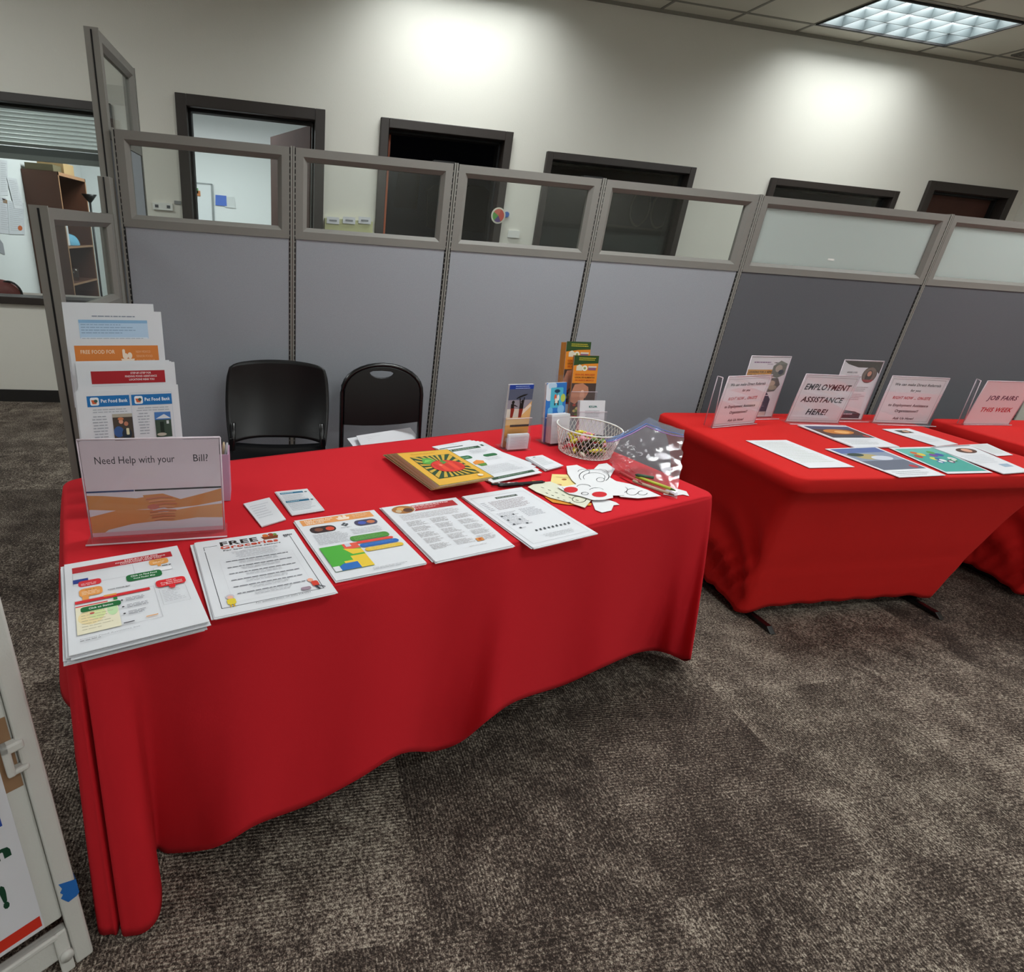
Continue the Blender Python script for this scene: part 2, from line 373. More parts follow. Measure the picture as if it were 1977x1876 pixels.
# ------------------------------------------------------------------ ceiling lights
def troffer(x, y, e, sp):
    r = thing('ceiling_light', 'recessed louvred fluorescent ceiling light with bright white cells over the back wall', 'ceiling light', (x, y, CEIL))
    hx, hy = .61, .265; mb = MB(); z = CEIL
    mb.box(x-hx-.015, x+hx+.015, y-hy-.015, y-hy, z-.012, z, M_black); mb.box(x-hx-.015, x+hx+.015, y+hy, y+hy+.015, z-.012, z, M_black)
    mb.box(x-hx-.015, x-hx, y-hy, y+hy, z-.012, z, M_black); mb.box(x+hx, x+hx+.015, y-hy, y+hy, z-.012, z, M_black)
    mb.build('frame', r)
    deep = y > 4; zt = z+.075 if deep else z
    mb = MB(); mb.box(x-hx, x+hx, y-hy, y+hy, zt-.0005, zt+.003, mat('f4fbff', .5, name='lamp_panel', emit=1.15))
    mb.build('lamp_panel', r)
    lm = mat('4a5254', .5, name='louvre_grey') if deep else mat('dfe6e8', .35, name='louvre_white')
    mb = MB(); z0, z1 = (z+.001, z+.062) if deep else (z-.014, z-.001)
    for k in range(1, 6): xx = x-hx+2*hx*k/6; mb.box(xx-.003, xx+.003, y-hy, y+hy, z0, z1, lm)
    for k in range(1, 3): yy = y-hy+2*hy*k/3; mb.box(x-hx, x+hx, yy-.003, yy+.003, z0, z1, lm)
    if deep:
        for b4 in ((x-hx, x+hx, y+hy-.001, y+hy), (x-hx, x+hx, y-hy, y-hy+.001), (x-hx, x-hx+.001, y-hy, y+hy), (x+hx-.001, x+hx, y-hy, y+hy)): mb.box(*b4, z0, zt, lm)
    mb.build('louvre', r)
    area('lamp', x, y, zt-.002, 1.16, .48, e, (0.95, 1.0, 0.985), sp, r)
    return r
for i, (x, y, e, sp) in enumerate(LAMPS):
    r = troffer(x, y, e, sp)
    r['group'] = 'ceiling lights'
    if i == 0: r['label'] = 'louvred fluorescent ceiling light at the upper right, beside the back wall'; del r['group']
    else: r['label'] = 'louvred ceiling light out of view, '+('above the doors near the middle of the wall', 'over the black chairs and near table', 'over the right red tables', 'left of the near table, added to brighten the left wall', 'above the camera', 'over the floor right of the camera', 'left of the camera', 'behind the camera', 'behind and right of the camera')[i-1]
r = thing('ceiling_light', 'ceiling lamp inside the bright office behind the door', 'ceiling light', (-1, 6.6, 2.75))
mb = MB(); mb.box(-1.6, -.4, 6.3, 6.9, 2.735, 2.749, mat('f4fbff', .5, name='lamp_panel', emit=1.15)); mb.build('lamp_panel', r)
area('lamp', -1, 6.6, 2.72, 1.3, .7, 46, (.93, 1, 1), 175, r)
mb = MB(); mb.box(5.97, 6.5, 4.42, 4.66, CEIL-.012, CEIL, mat('6a6862', .6))
for k in range(9): mb.box(5.99, 6.48, 4.44+k*.024, 4.452+k*.024, CEIL-.02, CEIL-.012, M_tbar)
tag(mb.build('air_vent'), 'grey slatted ceiling vent at the right edge beside the ceiling light', 'vent')

# ------------------------------------------------------------------ cubicle partitions
def panel(name, label, axis, a0, a1, c0, ztop, fab, frosted=False, glass_h=.315, thick=.05, group=None, caps=()):
    """panel standing on the floor; axis 'x': spans x a0..a1 with front face at y=c0; axis 'y': spans y a0..a1 with right face at x=c0"""
    if axis == 'x':
        Mx = Matrix(((1, 0, 0, a0), (0, 1, 0, c0), (0, 0, 1, 0), (0, 0, 0, 1)))
    else:   # local x -> world y, local y(depth) -> world -x
        Mx = Matrix(((0, -1, 0, c0), (1, 0, 0, a0), (0, 0, 1, 0), (0, 0, 0, 1)))
    w = a1-a0; base = Mx @ Vector((w/2, thick/2, 0))
    r = thing(name, label, 'partition', base, group)
    def B(mb, *a): mb.box(*a, M=Mx)
    z0 = ztop-.375; f = .052
    mb = MB(); B(mb, .014, w-.014, .004, thick-.004, .10, z0, fab); mb.build('fabric_panel', r, bevel=.003)
    mb = MB(); B(mb, .01, w-.01, .006, thick-.006, .015, .10, M_frame2); mb.build('kick_plate', r)
    mb = MB()
    # bevelled picture-frame around the window: four mitred members
    def member(p0, p1, q0, q1):
        # outer edge p0-p1, inner edge q0-q1 (x,z); front raised at the middle
        for (yy, s_) in ((0, 1), (thick, -1)):
            o0, o1, i0, i1 = [Vector((p[0], yy, p[1])) for p in (p0, p1, q0, q1)]
            m0 = (o0*.35+i0*.65) ; m1 = (o1*.35+i1*.65); ii0 = i0+Vector((0, s_*.016, 0)); ii1 = i1+Vector((0, s_*.016, 0))
            vs = [Mx @ v for v in (o0, o1, m1, m0, ii1, ii0)]
            fs = [(0, 1, 2, 3), (3, 2, 4, 5)]
            if s_ < 0: fs = [f_[::-1] for f_ in fs]
            mb.add(vs, fs, M_frame)
        # inner reveal and outer side
        i0, i1 = Vector((q0[0], .016, q0[1])), Vector((q1[0], .016, q1[1])); k = Vector((0, thick-.032, 0))
        mb.add([Mx @ v for v in (i0, i1, i1+k, i0+k)], [(0, 1, 2, 3)], M_frame)
        o0, o1 = Vector((p0[0], 0, p0[1])), Vector((p1[0], 0, p1[1])); k = Vector((0, thick, 0))
        mb.add([Mx @ v for v in (o0, o1, o1+k, o0+k)], [(0, 1, 2, 3)], M_frame)
    x0, x1 = .012, w-.012
    A, Bc, Cc, D = (x0, z0), (x1, z0), (x1, ztop), (x0, ztop)
    a, b2, c, d = (x0+f, z0+f), (x1-f, z0+f), (x1-f, ztop-f), (x0+f, ztop-f)
    member(A, Bc, a, b2); member(Bc, Cc, b2, c); member(Cc, D, c, d); member(D, A, d, a)
    mb.build('window_frame', r)
    mb = MB(); B(mb, x0+f, x1-f, thick/2-.003, thick/2+.003, z0+f, ztop-f, M_frost if frosted else M_glass)
    g = mb.build('window_pane', r)
    if frosted: g['label'] = 'frosted glass pane'
    mb = MB()
    for xa, xb in ((0, .007), (w-.007, w)): B(mb, xa, xb, -.002, thick+.002, .0, ztop+.004, M_frame2)
    mb.build('edge_trim', r)
    mb = MB()
    for xa, xb in ((.0075, .0125), (w-.0125, w-.0075)):
        B(mb, xa, xb, .003, thick-.003, .0, ztop-.002, M_black)
    z = .15
    while z < ztop-.03:
        for xa, xb in ((.0078, .0122), (w-.0122, w-.0078)): B(mb, xa, xb, .0005, .004, z, z+.007, M_frame)
        z += .0254
    mb.build('slotted_strip', r)
    if axis == 'y':
        mb = MB(); B(mb, -.0015, .002, thick/2-.003, thick/2+.003, 0, ztop-.004, M_black); mb.build('end_groove', r)
    for xs in caps:
        mb = MB(); B(mb, xs-.05, xs+.05, .008, thick-.008, ztop, ztop+.008, M_black); mb.build('top_clip', r)
    return r
J = [py(u, v, PARY).x for u, v in ((213, 247), (565, 281), (882, 315), (1168, 345), (1472, 377), (1840, 415))]
J.append(J[-1]+1.22); ZT = 1.785
labs = ['light grey fabric partition with clear window, leftmost of the long row, behind the left chair',
        'light grey fabric partition with clear window behind both black chairs, second from the left',
        'light grey fabric partition with clear window right of the folding chair, third from the left',
        'light grey fabric partition with clear window, last light one before the dark panels',
        'dark grey fabric partition with frosted window beside the light panels, behind the red right table',
        'dark grey fabric partition with frosted window at the right edge of the photo']
for i in range(6):
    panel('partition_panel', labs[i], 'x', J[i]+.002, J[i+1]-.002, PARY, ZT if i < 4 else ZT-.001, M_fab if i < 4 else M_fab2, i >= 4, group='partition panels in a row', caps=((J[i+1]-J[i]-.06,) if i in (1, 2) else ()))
XE = -.722
panel('partition_panel', 'low grey partition with clear window at the far left, at right angles to the row', 'y', 2.05, 2.795, XE, 1.455, M_fab, group='partition panels at the left end')
panel('partition_panel', 'tall grey glazed partition rising behind the left end of the row', 'y', 2.86, 3.46, XE, 2.125, M_fab, group='partition panels at the left end')
# tall panel has a second, taller glazed bay: its lower window
mb = MB(); mb.box(XE-.050, XE-.002, 2.80, 2.855, 0, 1.60, M_frame2); mb.box(XE-.028, XE-.022, 2.797, 2.80, 0, 1.598, M_black)
tag(mb.build('partition_post', bevel=.002), 'slim grey connecting post between the low and tall left partitions', 'post')

# ------------------------------------------------------------------ table 1 with draped cloth
PA = Vector((-.372, .827, 0)); TH = math.radians(18.57)
U = Vector((math.cos(TH), math.sin(TH), 0)); V = Vector((-U.y, U.x, 0))
def tb(u, v, z=0): return PA + U*u + V*v + Vector((0, 0, z))
TL, TW = 1.857, .785
def ftable(name, label, o, ex, ey, L_, W_, z, feet=True):
    r = thing(name, label, 'table', o+ex*L_/2+ey*W_/2)
    M4 = Matrix((ex, ey, Vector((0, 0, 1)))).transposed().to_4x4(); M4.translation = o
    mb = MB(); mb.box(.03, L_-.03, .03, W_-.03, z-.04, z-.006, mat('8a8a86', .5), M=M4); mb.build('tabletop', r, bevel=.01)
    for xx in (.22, L_-.22):
        for yy in (.16, W_-.16):
            mb = MB(); mb.tube([M4 @ Vector((xx, yy, z-.04)), M4 @ Vector((xx, yy, .02))], .013, M_blk_mt); mb.build('leg', r)
        if feet:
            mb = MB(); yy0, yy1 = .02, W_-.02
            mb.prism([M4 @ Vector(p) for p in ((xx-.014, yy0, .004), (xx+.014, yy0, .004), (xx+.014, yy0+.03, .026), (xx-.014, yy0+.03, .026))], M4.to_3x3() @ Vector((0, yy1-yy0, 0)), M_blk_mt)
            mb.build('foot', r, bevel=.004)
    return r
ftable('folding_table', 'folding table under the draped red cloth in the foreground', PA, U, V, TL, TW, T-.003, False)

def hem(px, v, zmin=.012):
    v = v*1.4-.012
    q = ray(*px); t = ((PA+V*v)@V if False else (PA+V*v).dot(V))/(Vector((q.x, q.y, 0)).dot(V)); P = C0+q*t
    return ((P-PA).dot(U), v, max(P.z, zmin))
def hz(px, z):
    P = pz(px[0], px[1], z); return ((P-PA).dot(U), (P-PA).dot(V), z)
# control list around the perimeter: (top point (u,v) on the table edge, bottom point (u,v,z), fold depth)
R_ = .045
CT = []
def ct(top, bot): CT.append((top, bot))
ct((TL*.5, TW), (TL*.5, TW+.06, .14)); ct((.9, TW), (.9, TW+.03, .12)); ct((.5, TW), (.5, TW+.07, .13)); ct((.2, TW), (.2, TW+.03, .10)); ct((.06, TW), (.03, TW+.09, .05))
ct((.012, TW-.012), (-.09, TW+.05, .03)); ct((0, TW-.06), (-.10, TW-.04, .05)); ct((0, .62), (-.075, .58, .13)); ct((0, .48), (-.03, .47, .14)); ct((0, .34), (-.055, .36, .13)); ct((0, .2), (-.025, .22, .12))
ct((0, .11), (-.02, .12, .10)); ct((0, .06), (-.036, .045, .05)); 
ct((0.001, .035), hz((186, 1775), .035)); ct((.005, .018), hz((193, 1803), .012)); ct((.011, .010), hz((215, 1803), .012)); ct((.016, .008), hz((229, 1796), .012))
ct((.022, .008), (.030, .055, .014)); ct((.028, .005), hz((234, 1797), .012)); ct((.035, .003), hz((255, 1806), .012)); ct((.047, .001), hz((285, 1796), .014)); ct((.06, 0), hz((308, 1765), .03)); ct((.085, 0), hz((313, 1715), .05))
ct((.12, 0), (.10, .10, .03)); ct((.16, 0), hem((325, 1655), .075)); ct((.22, 0), hem((400, 1640), .02)); ct((.30, 0), hem((445, 1622), -.03)); ct((.38, 0), hem((500, 1590), -.045)); ct((.50, 0), hem((600, 1552), -.03))
ct((.62, 0), hem((690, 1505), -.06)); ct((.74, 0), hem((775, 1455), -.055)); ct((.83, 0), hem((840, 1450), .0)); ct((.91, 0), hem((890, 1432), -.015)); ct((1.0, 0), hem((945, 1388), -.065)); ct((1.08, 0), hem((1000, 1352), -.05))
ct((1.22, 0), hem((1090, 1322), -.01)); ct((1.36, 0), hem((1160, 1290), -.03)); ct((1.52, 0), hem((1225, 1262), .0)); ct((1.63, 0), hem((1262, 1256), .02)); ct((1.73, 0), hem((1290, 1262), -.02)); ct((1.80, .0), hem((1312, 1271), -.045)); ct((1.835, .003), hem((1334, 1272), -.075, .02))
ct((1.853, .02), (1.98, .0, .02)); ct((1.857, .06), (1.95, .07, .05)); ct((TL, .16), (TL+.03, .16, .12)); ct((TL, .3), (TL+.06, .3, .13)); ct((TL, .5), (TL+.03, .5, .13)); ct((TL, .68), (TL+.08, .68, .08)); ct((TL-.012, TW-.012), (TL+.1, TW+.08, .02)); ct((TL-.08, TW), (TL-.08, TW+.06, .08)); ct((1.5, TW), (1.5, TW+.03, .13)); ct((1.2, TW), (1.2, TW+.06, .14))
PER = []
def _per():
    def arc(cx, cy, a0):
        for k in range(40): a = math.radians(a0-90*k/40); PER.append((cx+R_*math.cos(a), cy+R_*math.sin(a)))
    def seg(p, q):
        n = int(math.dist(p, q)/.002)
        for k in range(n): PER.append((p[0]+(q[0]-p[0])*k/n, p[1]+(q[1]-p[1])*k/n))
    # same direction as the control list: back edge towards the left, left side, front, right side
    def a2(cx, cy, a0):
        for k in range(40): a = math.radians(a0+90*k/40); PER.append((cx+R_*math.cos(a), cy+R_*math.sin(a)))
    seg((TL-R_, TW), (R_, TW)); a2(R_, TW-R_, 90); seg((0, TW-R_), (0, R_)); a2(R_, R_, 180)
    seg((R_, 0), (TL-R_, 0)); a2(TL-R_, R_, 270); seg((TL, R_), (TL, TW-R_)); a2(TL-R_, TW-R_, 0)
_per()
def top_ring(tops, sub):
    idx = [min(range(len(PER)), key=lambda i: (PER[i][0]-p[0])**2+(PER[i][1]-p[1])**2) for p in tops]
    out = []; n = len(idx); N = len(PER)
    for i in range(n):
        a, b2 = idx[i], idx[(i+1) % n]
        if b2 < a-N/2: b2 += N
        for k in range(sub): out.append(PER[int(a+(b2-a)*k/sub) % N])
    return out
def catmull(P, i, t):
    n = len(P); a, b, c, d = [Vector(P[(i+k) % n]) for k in (-1, 0, 1, 2)]
    return 0.5*((2*b)+(c-a)*t+(2*a-5*b+4*c-d)*t*t+(3*b-a-3*c+d)*t*t*t)
def cloth(name, label, mt, tops, bots, top_centre, z, sub=5, nv=26, edge=.012):
    n = len(tops); ring_t = top_ring(tops, sub); ring_b = []
    for i in range(n):
        for k in range(sub):
            t = k/sub; b = catmull(bots, i, t); ring_b.append((b.x, b.y, max(b.z, .006)))
    N_ = len(ring_t); mb = MB(); rows = []; cu, cv = top_centre
    for s_ in (.95, .985): rows.append([tb(cu+(u-cu)*s_, cv+(v-cv)*s_, z) for u, v in ring_t])
    for k in range(1, 4):       # soft edge
        a = math.pi/2*k/3
        row = []
        for (u, v) in ring_t:
            d = Vector((u-min(max(u, R_), TL-R_), v-min(max(v, R_), TW-R_))); d = d.normalized() if d.length else d
            row.append(tb(u+d.x*(edge*math.sin(a)-edge), v+d.y*(edge*math.sin(a)-edge), z-edge*(1-math.cos(a))))
        rows.append(row)
    for j in range(1, nv+1):
        t = j/nv; row = []
        for (u, v), (bu, bv, bz) in zip(ring_t, ring_b):
            g = t**.85 if True else t
            row.append(tb(u+(bu-u)*g, v+(bv-v)*g, (z-edge)+(bz-(z-edge))*t))
        rows.append(row)
    vs = [p for r_ in rows for p in r_]; fs = []
    for j in range(len(rows)-1):
        for i in range(N_): fs.append((j*N_+i, j*N_+(i+1) % N_, (j+1)*N_+(i+1) % N_, (j+1)*N_+i))
    fs.append(tuple(range(N_))); mb.add(vs, fs, mt, True); o = mb.build(name, solid=.0012)
    bm = bmesh.new(); bm.from_mesh(o.data); bmesh.ops.remove_doubles(bm, verts=bm.verts, dist=1e-5); bmesh.ops.recalc_face_normals(bm, faces=bm.faces); bm.to_mesh(o.data); bm.free()
    for p in o.data.polygons: p.use_smooth = True
    return tag(o, label, 'tablecloth')
cloth('tablecloth', 'long red tablecloth draped to the floor over the near table, folds at its left corner', M_cloth, [c[0] for c in CT], [c[1] for c in CT], (TL/2, TW/2), T)

# ------------------------------------------------------------------ right-hand tables with fitted stretch covers
def stretch(name, label, x0, x1, y0, y1, z, rot=0.0, inset=.13, seed=1, backhem=True):
    """fitted cover: flat top, short upright rim over the table edge, then skirt pulled in towards the feet"""
    rnd = random.Random(seed); mb = MB(); c = Vector(((x0+x1)/2, (y0+y1)/2)); R = .05
    per = []
    def arc(cx, cy, a0):
        for k in range(5): a = math.radians(a0+22.5*k); per.append((cx+R*math.cos(a), cy+R*math.sin(a)))
    def seg(p, q, n):
        for k in range(1, n): per.append((p[0]+(q[0]-p[0])*k/n, p[1]+(q[1]-p[1])*k/n))
    arc(x0+R, y0+R, 180); seg((x0+R, y0), (x1-R, y0), 48); arc(x1-R, y0+R, 270); seg((x1, y0+R), (x1, y1-R), 26)
    arc(x1-R, y1-R, 0); seg((x1-R, y1), (x0+R, y1), 30); arc(x0+R, y1-R, 90); seg((x0, y1-R), (x0, y0+R), 30)
    n = len(per); rows = []
    def P(p, s_, zz): return Vector((c.x+(p[0]-c.x)*s_, c.y+(p[1]-c.y)*s_, zz))
    for s_ in (.95, .99): rows.append([P(p, s_, z) for p in per])
    rows.append([P(p, 1, z-.006) for p in per]); rows.append([Vector((p[0], p[1], z-.03)) for p in per]); rows.append([P(p, 1.0, z-.05) for p in per]); rows.append([P(p, .985, z-.062) for p in per])
    NV = 26
    for j in range(1, NV+1):
        t = j/NV; row = []
        for i, p in enumerate(per):
            # corner legs pull the cloth out and down; between the corners it sags inward
            dx = min(abs(p[0]-x0), abs(p[0]-x1)); dy = min(abs(p[1]-y0), abs(p[1]-y1))
            corner = math.exp(-((dx+dy)/.14)**2)
            xx = c.x+(p[0]-c.x)*(1-.02); yy = c.y+(p[1]-c.y)*(1-.02)
            inx = .135*t**.7; iny = .155*t**.5
            ddx = (p[0]-c.x)/((x1-x0)/2); ddy = (p[1]-c.y)/((y1-y0)/2)
            if abs(ddx) > .999: xx -= inx*(1 if ddx > 0 else -1)*(1+.15*math.sin(math.pi*t))
            else: xx -= inx*ddx
            yy -= iny*ddy
            # diagonal tension wrinkles
            wob = .016*math.sin((dy*26+t*17)+math.sin(dy*9)*2)*math.sin(math.pi*min(1, t*1.05))*math.exp(-((t-.72)/.34)**2)
            wob += .010*math.sin(dy*60-t*31+2*math.sin(t*6))*math.exp(-((t-.8)/.2)**2)
            nx = 1 if abs(ddx) > .99 else 0
            xx += wob*(-1 if ddx < 0 else 1)*nx; 
            if not nx: yy += wob*.12*(1 if ddy > 0 else -1)
            zb = .055 - .03*corner + (.004*math.sin(p[0]*31+p[1]*43))
            zz = (z-.062)+(zb-(z-.062))*t
            row.append(Vector((xx, yy, zz)))
        rows.append(row)
    vs = []
    o0 = Vector((x0, y1, 0)); Rm = Matrix.Rotation(rot, 4, 'Z')
    for r_ in rows:
        for p in r_: vs.append(o0 + Rm @ (p-o0))
    fs = [(j*n+i, j*n+(i+1) % n, (j+1)*n+(i+1) % n, (j+1)*n+i) for j in range(len(rows)-1) for i in range(n)]
    fs.append(tuple(range(n))); mb.add(vs, fs, M_cloth2, True); o = mb.build(name, solid=.0012)
    bm = bmesh.new(); bm.from_mesh(o.data); bmesh.ops.remove_doubles(bm, verts=bm.verts, dist=1e-5); bmesh.ops.recalc_face_normals(bm, faces=bm.faces); bm.to_mesh(o.data); bm.free()
    for p in o.data.polygons: p.use_smooth = True
    return tag(o, label, 'tablecloth')
stretch('tablecloth', 'fitted red stretch cover with gathered wrinkles on the table behind the near one', 1.80, 3.21, 1.535, 2.36, T, rot=math.radians(1.5))
stretch('tablecloth', 'bright red fitted cover on the farthest table at the right edge', 3.44, 4.95, 1.56, 2.34, T, seed=3)
r = ftable('folding_table', 'black-footed folding table under the wrinkled red stretch cover', Vector((1.82, 1.555, 0)), Vector((1, 0.026, 0)).normalized(), Vector((-.026, 1, 0)).normalized(), 1.37, .78, T-.003, True)
ftable('folding_table', 'folding table under the red cover at the right edge of the photo', Vector((3.46, 1.57, 0)), Vector((1, 0, 0)), Vector((0, 1, 0)), 1.47, .76, T-.003, True)

# ------------------------------------------------------------------ papers on the near table
def P3(pts, z): return [pz(u, v, z) for u, v in pts]
def stack(name, label, cat, q, n, art, th=.0012, gap=.0016, jit=.004, z0=T+.002, group=None, bow=0.0, paper=None, seed=0, slide=(0, 0)):
    """n loose sheets squared up roughly, printed sheet on top; q = bottom-left, bottom-right, top-right, top-left in the photograph"""
    rnd = random.Random(seed); mb = MB(); ztop = z0+(n-1)*gap+th
    c = P3(q, ztop)
    for k in range(n-1):
        dx = rnd.uniform(-jit, jit)+slide[0]*(n-1-k); dy = rnd.uniform(-jit, jit)+slide[1]*(n-1-k); a = rnd.uniform(-.012, .012)
        ce = sum(c, Vector())/4; zz = z0+k*gap
        pts = []
        for p in c:
            d = p-ce; d = Vector((d.x*math.cos(a)-d.y*math.sin(a), d.x*math.sin(a)+d.y*math.cos(a), 0)); pts.append(Vector((ce.x+d.x+dx, ce.y+d.y+dy, zz)))
        mb.prism(pts, (0, 0, th), paper or PAPER)
    s = Sheet(*c, thick=th, mb=mb, bow=bow, paper=paper); art(s)
    return tag(mb.build(name), label, cat, group)

def art_steps(s):
    s.rect(.06, .855, .86, .075, 'b5262e'); s.text('STEP-BY-STEP FOR', .50, .80, .905, .015, 'f2e6e6', .02); s.text('FINDING FOOD ASSISTANCE', .42, .86, .886, .014, 'f2e6e6', .02); s.text('LOCATIONS NEAR YOU', .46, .82, .866, .014, 'f2e6e6', .02)
    s.frame(.06, .70, .50, .14, .002, 'a0a0a4'); s.rect(.06, .72, .12, .05, '2b3f8c'); s.rrect(.10, .67, .18, .07, 'd8303a'); s.lines(.12, .70, .14, 2, .016, 'f0d8d8', .005)
    s.rrect(.70, .775, .17, .075, 'e6a056'); s.text('Step 1', .75, .82, .825, .012, '8a5a20'); s.lines(.73, .81, .11, 2, .014, 'f0dcc0', .005); s.rrect(.765, .75, .03, .03, 'e6a056')
    s.lines(.80, .745, .08, 1, .01, '404044', .008, 0); s.rrect(.72, .68, .16, .05, 'ececf0'); s.frame(.72, .68, .16, .05, .002, 'b0b0b4')
    s.rrect(.48, .62, .30, .085, '1e6a38'); s.text('Click on Find Food', .52, .74, .672, .018, 'e8f0e8', .02); s.text('Food Finder Map', .54, .72, .64, .016, 'e8f0e8', .02)
    s.rrect(.10, .545, .18, .095, 'e69a50'); s.text('Step 2', .15, .22, .615, .012, '8a5a20'); s.lines(.12, .60, .14, 3, .016, 'f3dec2', .005); s.rrect(.12, .50, .05, .06, 'e69a50')
    s.text('FOOD FINDER MAP', .32, .50, .565, .012, '505054', .02)
    s.frame(.06, .15, .62, .36, .002, '8c8c90'); s.rect(.064, .475, .58, .03, 'd42a30'); s.rect(.064, .435, .24, .012, 'd42a30'); s.rect(.28, .495, .10, .02, 'e6a050'); s.rect(.35, .44, .03, .03, '2c7a3c')
    s.rect(.064, .155, .31, .28, 'e9e2c8'); s.ell(.17, .31, .095, .075, 'ecd9a8'); s.ell(.22, .33, .06, .05, 'd8e2a4'); s.ell(.33, .34, .04, .06, 'c0dfae'); s.ell(.18, .345, .018, .01, 'c85a50')
    s.lines(.10, .36, .24, 7, .028, 'b0a890', .004, .5)
    s.rrect(.10, .37, .30, .055, '1e6a38'); s.text('Click on Station', .16, .34, .39, .018, 'e8f0e8', .02)
    for k in range(3): s.ell(.41, .415-k*.075, .010, .007, '404044'); s.lines(.44, .425-k*.075, .18, 3, .014, '808086', .005, .4)
    s.rect(.56, .18, .09, .008, 'e6a050'); s.rect(.39, .165, .08, .008, '303034')
    s.rrect(.70, .47, .25, .085, 'd8262e'); s.text('Click on', .79, .87, .53, .013, 'f6e0e0', .02); s.text('Program Name', .74, .92, .508, .013, 'f6e0e0', .02); s.text('for More Details', .74, .92, .487, .012, 'f6e0e0', .02); s.rrect(.80, .435, .05, .05, 'd8262e')
    s.frame(.71, .26, .22, .18, .002, 'a0a0a4'); s.lines(.73, .42, .17, 8, .018, 'b0b0b6', .004, .5)
    s.text('Contact Food Assistance line', .08, .50, .10, .010, '88888c'); s.lines(.08, .085, .14, 1, .01, '88888c', .006, 0)
def art_groceries(s):
    s.frame(.07, .075, .86, .83, .005, '23272e'); s.rect(.20, .85, .66, .13, 'dcdde2'); s.rect(.05, .83, .03, .02, 'dcdde2')
    s.text('FREE', .23, .60, .885, .062, '2a2220', .03); s.text('Groceries', .22, .79, .835, .045, 'c8452c', .035); s.text('For low income seniors', .24, .80, .80, .020, '33343a', .01)
    s.poly([(.66, .885), (.80, .885), (.82, .935), (.64, .935)], '7a3f22'); s.ell(.69, .95, .03, .025, 'd06a30'); s.ell(.75, .955, .03, .025, 'a03c28'); s.ell(.79, .95, .02, .02, '6f8a3c')
    s.text('BERN', .865, .955, .905, .018, '303038', .04); s.text('CO', .865, .90, .88, .016, '303038', .04)
    s.lines(.30, .765, .46, 6, .018, 'b0b0b6', .004, .25, True)
    for k in range(6):
        y = .635-k*.087; s.lines(.20, y, .64, 1, .01, '6a6a72', .008, .1, True); s.lines(.33, y-.022, .38, 2, .018, 'b0b0b6', .005, .2, True)
    s.frame(.17, .11, .69, .55, .0015, 'c4c4c8')
    # small drawn figures
    s.ell(.16, .185, .035, .028, 'c9c0c8'); s.ell(.16, .175, .024, .02, 'e8b29c'); s.rrect(.125, .095, .07, .065, 'e0c83c'); s.rect(.14, .065, .012, .03, 'caa028'); s.rect(.165, .065, .012, .03, 'caa028')
    s.ell(.865, .205, .035, .03, 'dfe0e4'); s.ell(.855, .198, .026, .024, 'e8a48c'); s.rrect(.85, .115, .06, .065, 'd04030'); s.poly([(.86, .12), (.88, .12), (.90, .07), (.885, .07)], '2a2c38'); s.poly([(.88, .12), (.90, .12), (.95, .085), (.94, .08)], '2a2c38'); s.rrect(.74, .09, .085, .035, 'a08a98')
    s.text('For questions please call (505) 314-0023', .34, .80, .048, .012, '55555c', .01)
def art_boxes(s):
    s.rect(.05, .875, .88, .105, 'e39a5c'); s.text('FREE FOOD FOR', .10, .44, .945, .019, 'f6e8d8', .02); s.text('NEW MEXICO', .10, .40, .918, .019, 'f6e8d8', .02); s.text('SENIORS', .10, .31, .890, .019, 'f6e8d8', .02)
    s.poly([(.49, .895), (.62, .895), (.64, .935), (.47, .935)], 'f0dccb'); s.ell(.53, .945, .025, .02, 'f0dccb'); s.ell(.585, .95, .022, .022, 'f0dccb'); s.lines(.68, .955, .2, 3, .022, 'eec39c', .008, .3)
    s.rrect(.09, .72, .30, .11, '3a2a2c', .45); s.ell(.19, .775, .05, .03, '7a4a3a'); s.ell(.32, .77, .05, .035, 'd04a34')
    s.rrect(.63, .735, .28, .105, '4a4660', .45); s.ell(.72, .785, .05, .03, '4a5ab0'); s.ell(.83, .785, .05, .03, 'c4704c')
    for a, b2 in ((.49, .80), (.54, .80), (.515, .82), (.515, .78)): s.ell(a, b2, .017, .012, '50545a')
    s.lines(.44, .745, .13, 1, .01, '9a9aa0', .006); s.lines(.08, .69, .40, 9, .021, 'a0a0a6', .005, .25); s.lines(.52, .69, .38, 4, .026, 'b4b4ba', .006, .1)
    for k in range(4): s.rect(.55+k*.09, .60, .002, .10, 'c8c8cc')
    s.rrect(.44, .49, .46, .085, '4f8e3c', .4); s.rrect(.47, .445, .44, .035, 'e04a40', .5); s.rrect(.48, .375, .46, .058, '2864b4', .5); s.rrect(.50, .305, .45, .055, 'e0b83a', .5)
    s.lines(.48, .55, .35, 3, .02, '82b070', .005, .3); s.lines(.53, .405, .35, 1, .02, '6a90d0', .006, .3); s.lines(.55, .335, .35, 2, .02, 'eed688', .005, .3)
    s.rect(.05, .10, .42, .37, '4faa3e'); s.poly([(.20, .10), (.47, .10), (.47, .28), (.30, .28), (.30, .22), (.20, .22)], 'e8c43c'); s.poly([(.05, .10), (.12, .10), (.12, .17), (.05, .17)], 'dcdde2'); s.rect(.30, .38, .17, .09, 'e05a48'); s.poly([(.12, .10), (.33, .10), (.33, .19), (.18, .19), (.12, .16)], '2d6cb8'); s.poly([(.34, .30), (.47, .30), (.47, .36), (.28, .40)], 'e8c43c'); s.rect(.33, .42, .06, .05, 'c8c8d4')
    s.lines(.42, .055, .40, 2, .018, 'a0a0a6', .005)
